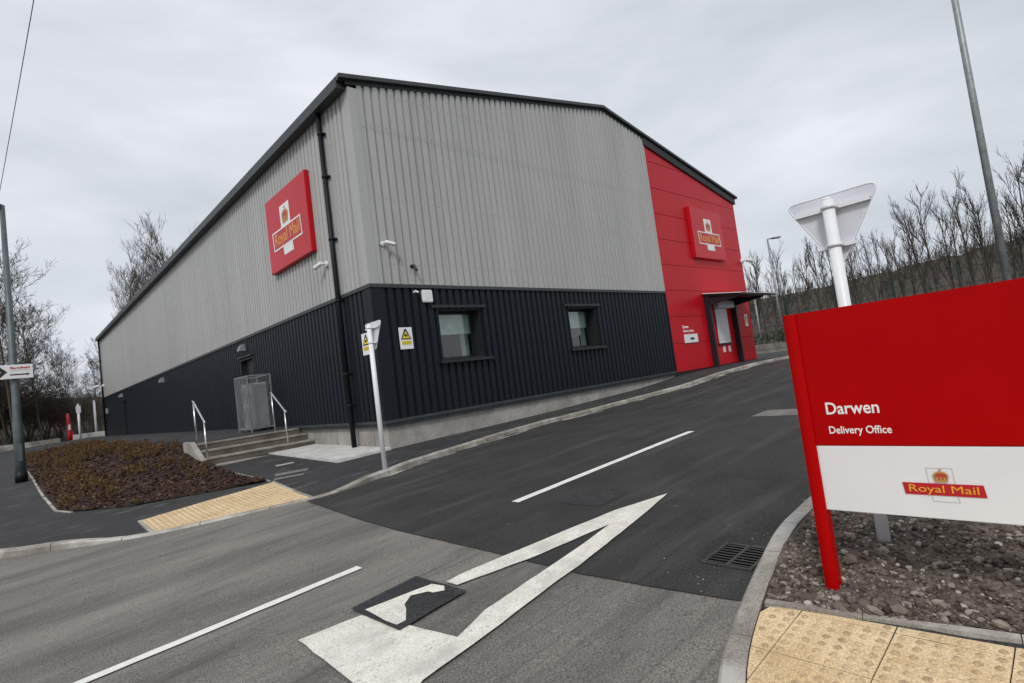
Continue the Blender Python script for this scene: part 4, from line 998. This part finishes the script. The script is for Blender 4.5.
mb.prism([(-5.93, 2.352), (-5.83, 2.24), (-5.74, 2.352), (-5.83, 2.46)], (0, 9.054, 0), (1, 0, 0), (0, 0, 1), (0, -1, 0), .002); wbuild(mb, 'chevron', 'black', t)
mb = MB(); mb.tube([(-5.40, 9.2, 2.25), (-5.40, 9.2, 2.27)], .12, 14); mb.tube([(-5.40, 9.2, 2.43), (-5.40, 9.2, 2.45)], .12, 14); wbuild(mb, 'strap', 'galv', t)
# overhead cable
A = CAM + Vector((1.19, 17.33, 11.2)); B = CAM + Vector((.49, 29.2, 10.13)); D_ = (B - A); mb = MB(); pts = []
for k in range(41):
    s_ = -3 + 7 * k / 40; p = A + D_ * s_; p.z += .08 * (s_ * (s_ - 1)); pts.append(p)
mb.tube(pts, .011, 5); o = mb.build('overhead_cable', 'black_pipe'); tag(o, 'thin dark overhead cable crossing the sky at the top left', 'cable')

# ------------------------------------------------ things beyond the building on the left
mb = MB(); mb.box((-30, 41.6, -.6), (-2.6, 42.0, .30)); o = mb.build('low_wall', 'kerb', None, .01); tag(o, 'long low concrete wall at the far end of the planting bed', 'wall')
mb = MB(); mb.box((-1.9, 41.0, -.6), (.5, 41.5, .40)); o = mb.build('concrete_block', 'pale_concrete', None, .02); tag(o, 'pale concrete block beside the far corner of the warehouse', 'concrete block')
for x, y, z, h, lab in ((-1.55, 40.6, -.1, 2.6, 'white marker post standing beside the red post at the far end of the bed'), (-.45, 42.1, .0, 2.7, 'white marker post nearest the far corner of the warehouse')):
    r_ = empty('marker_post', (x, y, z), lab, 'post', 'white marker posts')
    mb = MB(); mb.tube([(0, 0, 0), (0, 0, h)], .075, 10); mb.build('shaft', 'white', r_)
    mb = MB(); mb.tube([(0, 0, h), (0, 0, h + .10)], [.085, .05], 10); mb.build('cap', 'white', r_)
    if h < 2.65: MB().box((-.14, -.085, h - .55), (.14, -.076, h - .05)).build('plate', 'white', r_)
r_ = empty('red_post', (-1.95, 43.2, .35), 'red post with a white band standing behind the low wall on the left', 'post')
mb = MB(); mb.tube([(0, 0, -.4), (0, 0, .1), (.0, 0, .5), (-.02, 0, 1.2), (-.05, 0, 1.7)], [.16, .16, .13, .12, .08], 10); mb.build('body', 'band_red', r_)
mb = MB(); mb.box((-.06, -.23, .45), (.06, -.2, .85)); mb.build('white_band', 'letter_white', r_)
MB().box((.08, -.12, -.3), (.24, .12, .3)).build('foot', 'band_red', r_, .02)

# ------------------------------------------------ fence and hedge on the right
fz = lambda y: G(28, y)
fr = empty('mesh_fence', (28.4, 0, 0), 'dark green mesh fence with square posts beyond the yard', 'fence')
for k in range(15):
    y = -20 + 2.7 * k + .2
    mb = MB().box((28.35, y, -.1), (28.47, y + .10, 3.15)); wbuild(mb, 'post', 'fence_green', fr)
mb = MB(); y = -19.8
while y < 18: mb.box((28.40, y, .15), (28.407, y + .010, 3.0)); y += .12
for z in (.15, .8, 1.5, 2.2, 2.97): mb.box((28.392, -19.8, z), (28.4, 18, z + .022))
wbuild(mb, 'mesh', 'fence_green', fr)
mb = MB(); rnd = random.Random(8)
for k in range(5200):
    y = rnd.uniform(-22, 19); x = 29.6 + rnd.uniform(-.5, .6); z = .55 + rnd.random() * (.8 + .2 * math.sin(y * 1.3)); p = Vector((x, y, z)); q = Vector((rnd.uniform(-1, 1), rnd.uniform(-1, 1), rnd.uniform(-1, 1))).normalized() * .13; r = q.orthogonal().normalized() * .07
    mb.add([p, p + q * .5 + r, p + q, p + q * .5 - r], [(0, 1, 2, 3)])
o = mb.build('hedge', 'hedge'); tag(o, 'low dark green hedge running behind the mesh fence', 'hedge')
mb = MB(); mb.box((28.9, -22, -.3), (29.05, 19, .5)); o = mb.build('retaining_wall', 'concrete'); tag(o, 'low grey concrete wall under the hedge behind the fence', 'wall')
r_ = empty('steel_pole', (32, 5.0, 0), 'thin pale steel pole just right of the red bay', 'pole'); mb = MB(); mb.tube([(0, 0, -.3), (0, 0, 3.6)], .06, 8); mb.build('shaft', 'galv', r_); MB().tube([(0, 0, 3.6), (0, 0, 3.68)], [.07, .03], 8).build('cap', 'galv', r_)

# ------------------------------------------------ hills
def hill(name, prof, D0, D1, m, seed):
    """prof: (azimuth deg from +Y, ridge height). slope rises from D0 to D1"""
    bm = bmesh.new(); cols = []; n = 90; a0, a1 = prof[0][0], prof[-1][0]
    for i in range(n + 1):
        a = a0 + (a1 - a0) * i / n; h = interp(a, [p[0] for p in prof], [p[1] for p in prof]); c_ = []
        for j in range(15):
            t_ = j / 10; D = D0 + (D1 - D0) * t_
            z = (h * sst(0, 1, t_) if t_ <= 1 else h * (1 - sst(1, 1.5, t_))) - .3
            z += (noise.noise(Vector((a * .9, j * .8, seed))) * .05 + noise.noise(Vector((a * 3.1, j * 2, seed))) * .025) * h * min(1, t_ * 2)
            c_.append(bm.verts.new((CAM.x + D * math.sin(rad(a)), CAM.y + D * math.cos(rad(a)), z)))
        cols.append(c_)
    for i in range(n):
        for j in range(14): bm.faces.new((cols[i][j], cols[i + 1][j], cols[i + 1][j + 1], cols[i][j + 1]))
    bmesh.ops.recalc_face_normals(bm, faces=bm.faces)
    me = bpy.data.meshes.new(name); bm.to_mesh(me); bm.free(); me.materials.append(MT[m])
    for p in me.polygons: p.use_smooth = True
    o = bpy.data.objects.new(name, me); col.objects.link(o); o['kind'] = 'structure'
hill('hill', [(60, 15.5), (67.4, 16.6), (71, 16.4), (76.3, 17.5), (80, 18.6), (84, 19.9), (87.9, 21.3), (95, 23), (105, 22)], 75, 220, 'hill', 1)
hill('hill', [(-30, 9), (-12, 8.3), (-1, 7.2), (0, 6.9), (3.6, 5.8), (6.6, 5.3), (16, 5.2), (30, 6)], 57, 100, 'hill', 2)

# ------------------------------------------------ bare trees
def make_tree(seed, h, spread=.5, style='tall', lv=5):
    """returns (trunk mesh, crown mesh) data builders; bare branching"""
    rnd = random.Random(seed); tr = MB(); cr_ = MB()
    def branch(p, d, length, r, level, maxl):
        n = 4 if level < 2 else 3; pts = [p]; q = p.copy(); dd = d.copy(); nodes = []
        for i in range(n):
            dd = (dd + Vector((rnd.gauss(0, 1), rnd.gauss(0, 1), rnd.gauss(0, .6))) * (.09 + .03 * level) + Vector((0, 0, .05 if style == 'tall' else .02))).normalized()
            q = q + dd * length / n; pts.append(q.copy()); nodes.append((q.copy(), dd.copy(), (i + 1) / n))
        rs = [max(r * (1 - .68 * i / n), .006) for i in range(n + 1)]
        (tr if level < 2 else cr_).tube(pts, rs, 6 if level < 2 else 3, False)
        if level >= maxl: return
        k = {0: 9, 1: 5, 2: 5, 3: 4, 4: 3}.get(level, 3)
        for i in range(k):
            t_ = (.30 + .70 * (i + rnd.random() * .8) / k) if level == 0 else rnd.uniform(.25, 1.0); t_ = min(t_, 1)
            idx = min(int(t_ * n), n - 1); base = pts[idx].lerp(pts[idx + 1], t_ * n - idx)
            dirn = nodes[idx][1]; axis_ = Vector((rnd.gauss(0, 1), rnd.gauss(0, 1), rnd.gauss(0, 1))); axis_ = (axis_ - dirn * axis_.dot(dirn)).normalized()
            ang = rnd.uniform(.35, .8) * (1.0 if style == 'tall' else 1.35) * (spread / .5)
            nd = (dirn * math.cos(ang) + axis_ * math.sin(ang)).normalized()
            fac = {0: .42, 1: .58, 2: .6, 3: .6, 4: .6}.get(level, .6)
            if level == 0: fac *= (1.25 - .5 * t_)
            branch(base, nd, length * fac * rnd.uniform(.75, 1.15), r * (.45 if level == 0 else .5), level + 1, maxl)
    if style == 'slim':
        def br(p, d, length, r, level):
            n = 5 if level == 0 else 4; pts = [p]; q = p.copy(); dd = d.copy(); ds = []
            for i in range(n):
                dd = (dd + Vector((rnd.gauss(0, 1), rnd.gauss(0, 1), rnd.gauss(0, .4))) * (.03 + .04 * level) + Vector((0, 0, .10))).normalized(); q = q + dd * length / n; pts.append(q.copy()); ds.append(dd.copy())
            (tr if level == 0 else cr_).tube(pts, [max(r * (1 - .75 * i / n), .007) for i in range(n + 1)], 6 if level == 0 else 3, False)
            if level >= lv: return
            k = (13, 6, 5, 4)[level] if lv < 4 else (22, 7, 5, 4)[level]
            for i in range(k):
                t_ = (.22 + .76 * (i + rnd.random() * .8) / k) if level == 0 else rnd.uniform(.15, .98)
                idx = min(int(t_ * n), n - 1); base = pts[idx].lerp(pts[idx + 1], t_ * n - idx); dirn = ds[idx]
                ax2 = Vector((rnd.gauss(0, 1), rnd.gauss(0, 1), rnd.gauss(0, .5))); ax2 = (ax2 - dirn * ax2.dot(dirn)).normalized(); ang = rnd.uniform(.25, .62) * spread / .5
                nd = (dirn * math.cos(ang) + ax2 * math.sin(ang)).normalized(); fac = ((.36 if lv > 3 else .30) * (1.25 - .7 * t_), .5, .5, .5)[level]
                br(base, nd, length * fac * rnd.uniform(.7, 1.2), r * (.33 if level == 0 else .55), level + 1)
        br(Vector((0, 0, -.2)), Vector((rnd.uniform(-.05, .05), rnd.uniform(-.05, .05), 1)).normalized(), h * .98, h * (.0105 if lv < 4 else .0075), 0)
    elif style == 'multi':
        for k in range(4):
            a = k * 1.57 + rnd.uniform(-.5, .5); d = Vector((math.cos(a) * .3, math.sin(a) * .3, 1)).normalized(); branch(Vector((0, 0, 0)), d, h * rnd.uniform(.65, .85), h * .008, 0, lv - 1)
    else: branch(Vector((0, 0, -.2)), Vector((rnd.uniform(-.05, .05), rnd.uniform(-.05, .05), 1)), h * (.80 if style == 'tall' else .62), h * .0095, 0, lv)
    return tr, cr_
PROTO = {}
def proto(key, seed, h, spread, style, lv, tm='bark', cm='twig'):
    tr, c_ = make_tree(seed, h, spread, style, lv); r_ = empty('bare_tree', (0, 0, 0), 'x', 'tree')
    tr.build('trunk', tm, r_); c_.build('crown', cm, r_); PROTO[key] = [r_, h, False]
def place_tree(key, x, y, z, h, rz, label, group):
    P_ = PROTO[key]; r0 = P_[0]
    if not P_[2]: r_ = r0; P_[2] = True
    else:
        r_ = r0.copy(); col.objects.link(r_)
        for ch in r0.children: c_ = ch.copy(); col.objects.link(c_); c_.parent = r_
    s_ = h / P_[1]; r_.location = (x, y, z); r_.scale = (s_ * random.uniform(.9, 1.1),) * 2 + (s_,); r_.rotation_euler[2] = rz; r_['label'] = label; r_['category'] = 'tree'; r_['group'] = group
for i in range(6): proto('t%d' % i, 100 + i * 7, 10, .36 + .06 * (i % 3), 'slim', 3)
proto('b0', 52, 10, .78, 'slim', 4, 'bark', 'twig'); proto('b1', 51, 14, .5, 'slim', 4, 'twig_pale', 'twig_pale'); proto('b2', 57, 14, .46, 'slim', 4, 'twig_pale', 'twig_pale')
proto('m0', 60, 6, .6, 'multi', 4, 'bark', 'scrub'); proto('m1', 61, 6, .6, 'multi', 4, 'bark', 'scrub')
def polar(az, D): return CAM.x + D * math.sin(rad(az)), CAM.y + D * math.cos(rad(az))
rnd = random.Random(21); nR = 33
for i in range(nR):
    az = 66 + 24.5 * (i + rnd.uniform(-.3, .3)) / nR; D = rnd.uniform(50, 68); x, y = polar(az, D)
    hh = interp(az, [66, 70, 75, 79, 82, 84, 86, 90], [8.3, 8.8, 8.8, 9.0, 10.4, 11.6, 10.4, 12.0]) * rnd.uniform(.80, 1.06) * D / 58 * .96
    place_tree('t%d' % (i % 6), x, y, -.1 + (D - 50) * .02, hh, rnd.uniform(0, 6.28), 'slender bare tree in the leafless row beyond the fence on the right', 'bare trees beyond the fence')
# left side
T = [('b0', .9, 50, 12.0, 'big spreading bare tree behind the left lamp column', 'bare trees on the left'),
     ('b1', 8.3, 66, 15.6, 'tall fine twigged bare tree nearest the far corner of the warehouse roof', 'bare trees on the left'),
     ('b2', 10.4, 70, 15.0, 'tall fine twigged bare tree rising in the middle above the warehouse eave', 'bare trees on the left'),
     ('b1', 12.0, 72, 19, 'bare treetop showing above the warehouse eave nearest the red board', 'bare trees on the left'),
     ('b0', 4.3, 98, 10.5, 'small distant bare tree between the lamp column and the warehouse', 'bare trees on the left'),
     ('b0', 6.0, 105, 10.5, 'small distant bare tree against the far warehouse corner', 'bare trees on the left'),
     ('b0', 2.4, 56, 9.6, 'bare brown tree between the lamp column and the red post', 'bare trees on the left'),
     ('t3', -2.0, 54, 15, 'bare tree at the very left edge of the photo', 'bare trees on the left')]
for k, az, D, h, lab, gp in T:
    x, y = polar(az, D); place_tree(k, x, y, .2, h, rnd.uniform(0, 6.28), lab, gp)
for i in range(26):
    az = -5 + 8.6 * i / 26 + rnd.uniform(-.3, .3); D = rnd.uniform(54, 64); x, y = polar(az, D)
    place_tree('m%d' % (i % 2), x, y, .1, interp(az, [-5, 0, 1.5, 3.6], [8.5, 7.8, 6, 4.2]) * rnd.uniform(.8, 1.1), rnd.uniform(0, 6.28), 'brown multi stemmed scrub tree in the thicket at the far left', 'scrub trees of the thicket')
for i in range(8):
    az = 3.6 + 4.2 * i / 8; D = rnd.uniform(60, 75); x, y = polar(az, D)
    place_tree('m%d' % (i % 2), x, y, .1, rnd.uniform(3.4, 4.6), rnd.uniform(0, 6.28), 'brown scrub tree on the bank behind the white marker posts', 'scrub trees on the bank')

# leafless woodland covering the hillsides
def woodland(label, a0, a1, D0, D1, H_, n, seed):
    rnd = random.Random(seed); mb = MB()
    for k in range(n):
        a = rnd.uniform(a0, a1); t_ = .93 * rnd.random() ** .8; D = D0 + (D1 - D0) * t_; h = interp(a, [p[0] for p in H_], [p[1] for p in H_]) * sst(0, 1, t_) - .4
        x, y = polar(a, D); hh = rnd.uniform(1.2, 2.6) * D1 / 200; b_ = Vector((x, y, h)); tp = b_ + Vector((rnd.uniform(-.12, .12) * hh, rnd.uniform(-.12, .12) * hh, hh))
        r_ = .05 * D1 / 200; mb.tube([b_, tp], [r_, r_ * .3], 3, False)
        for q in range(6):
            c_ = b_.lerp(tp, rnd.uniform(.35, .95)); e_ = c_ + Vector((rnd.uniform(-1, 1), rnd.uniform(-1, 1), rnd.uniform(.5, 1.4))) * hh * .22; mb.tube([c_, e_], [r_ * .6, r_ * .3], 3, False)
    o = mb.build('woodland', 'scrub'); tag(o, label, 'woodland', kind='stuff')
woodland('brown leafless woodland covering the hillside on the right', 62, 100, 90, 220, [(60, 15.5), (67.4, 16.6), (71, 16.4), (76.3, 17.5), (80, 18.6), (84, 19.9), (87.9, 21.3), (95, 23), (105, 22)], 3200, 4)
woodland('brown leafless scrub covering the bank on the far left', -12, 14, 60, 100, [(-30, 9), (-12, 8.3), (-1, 7.2), (0, 6.9), (3.6, 5.8), (6.6, 5.3), (16, 5.2), (30, 6)], 2600, 6)
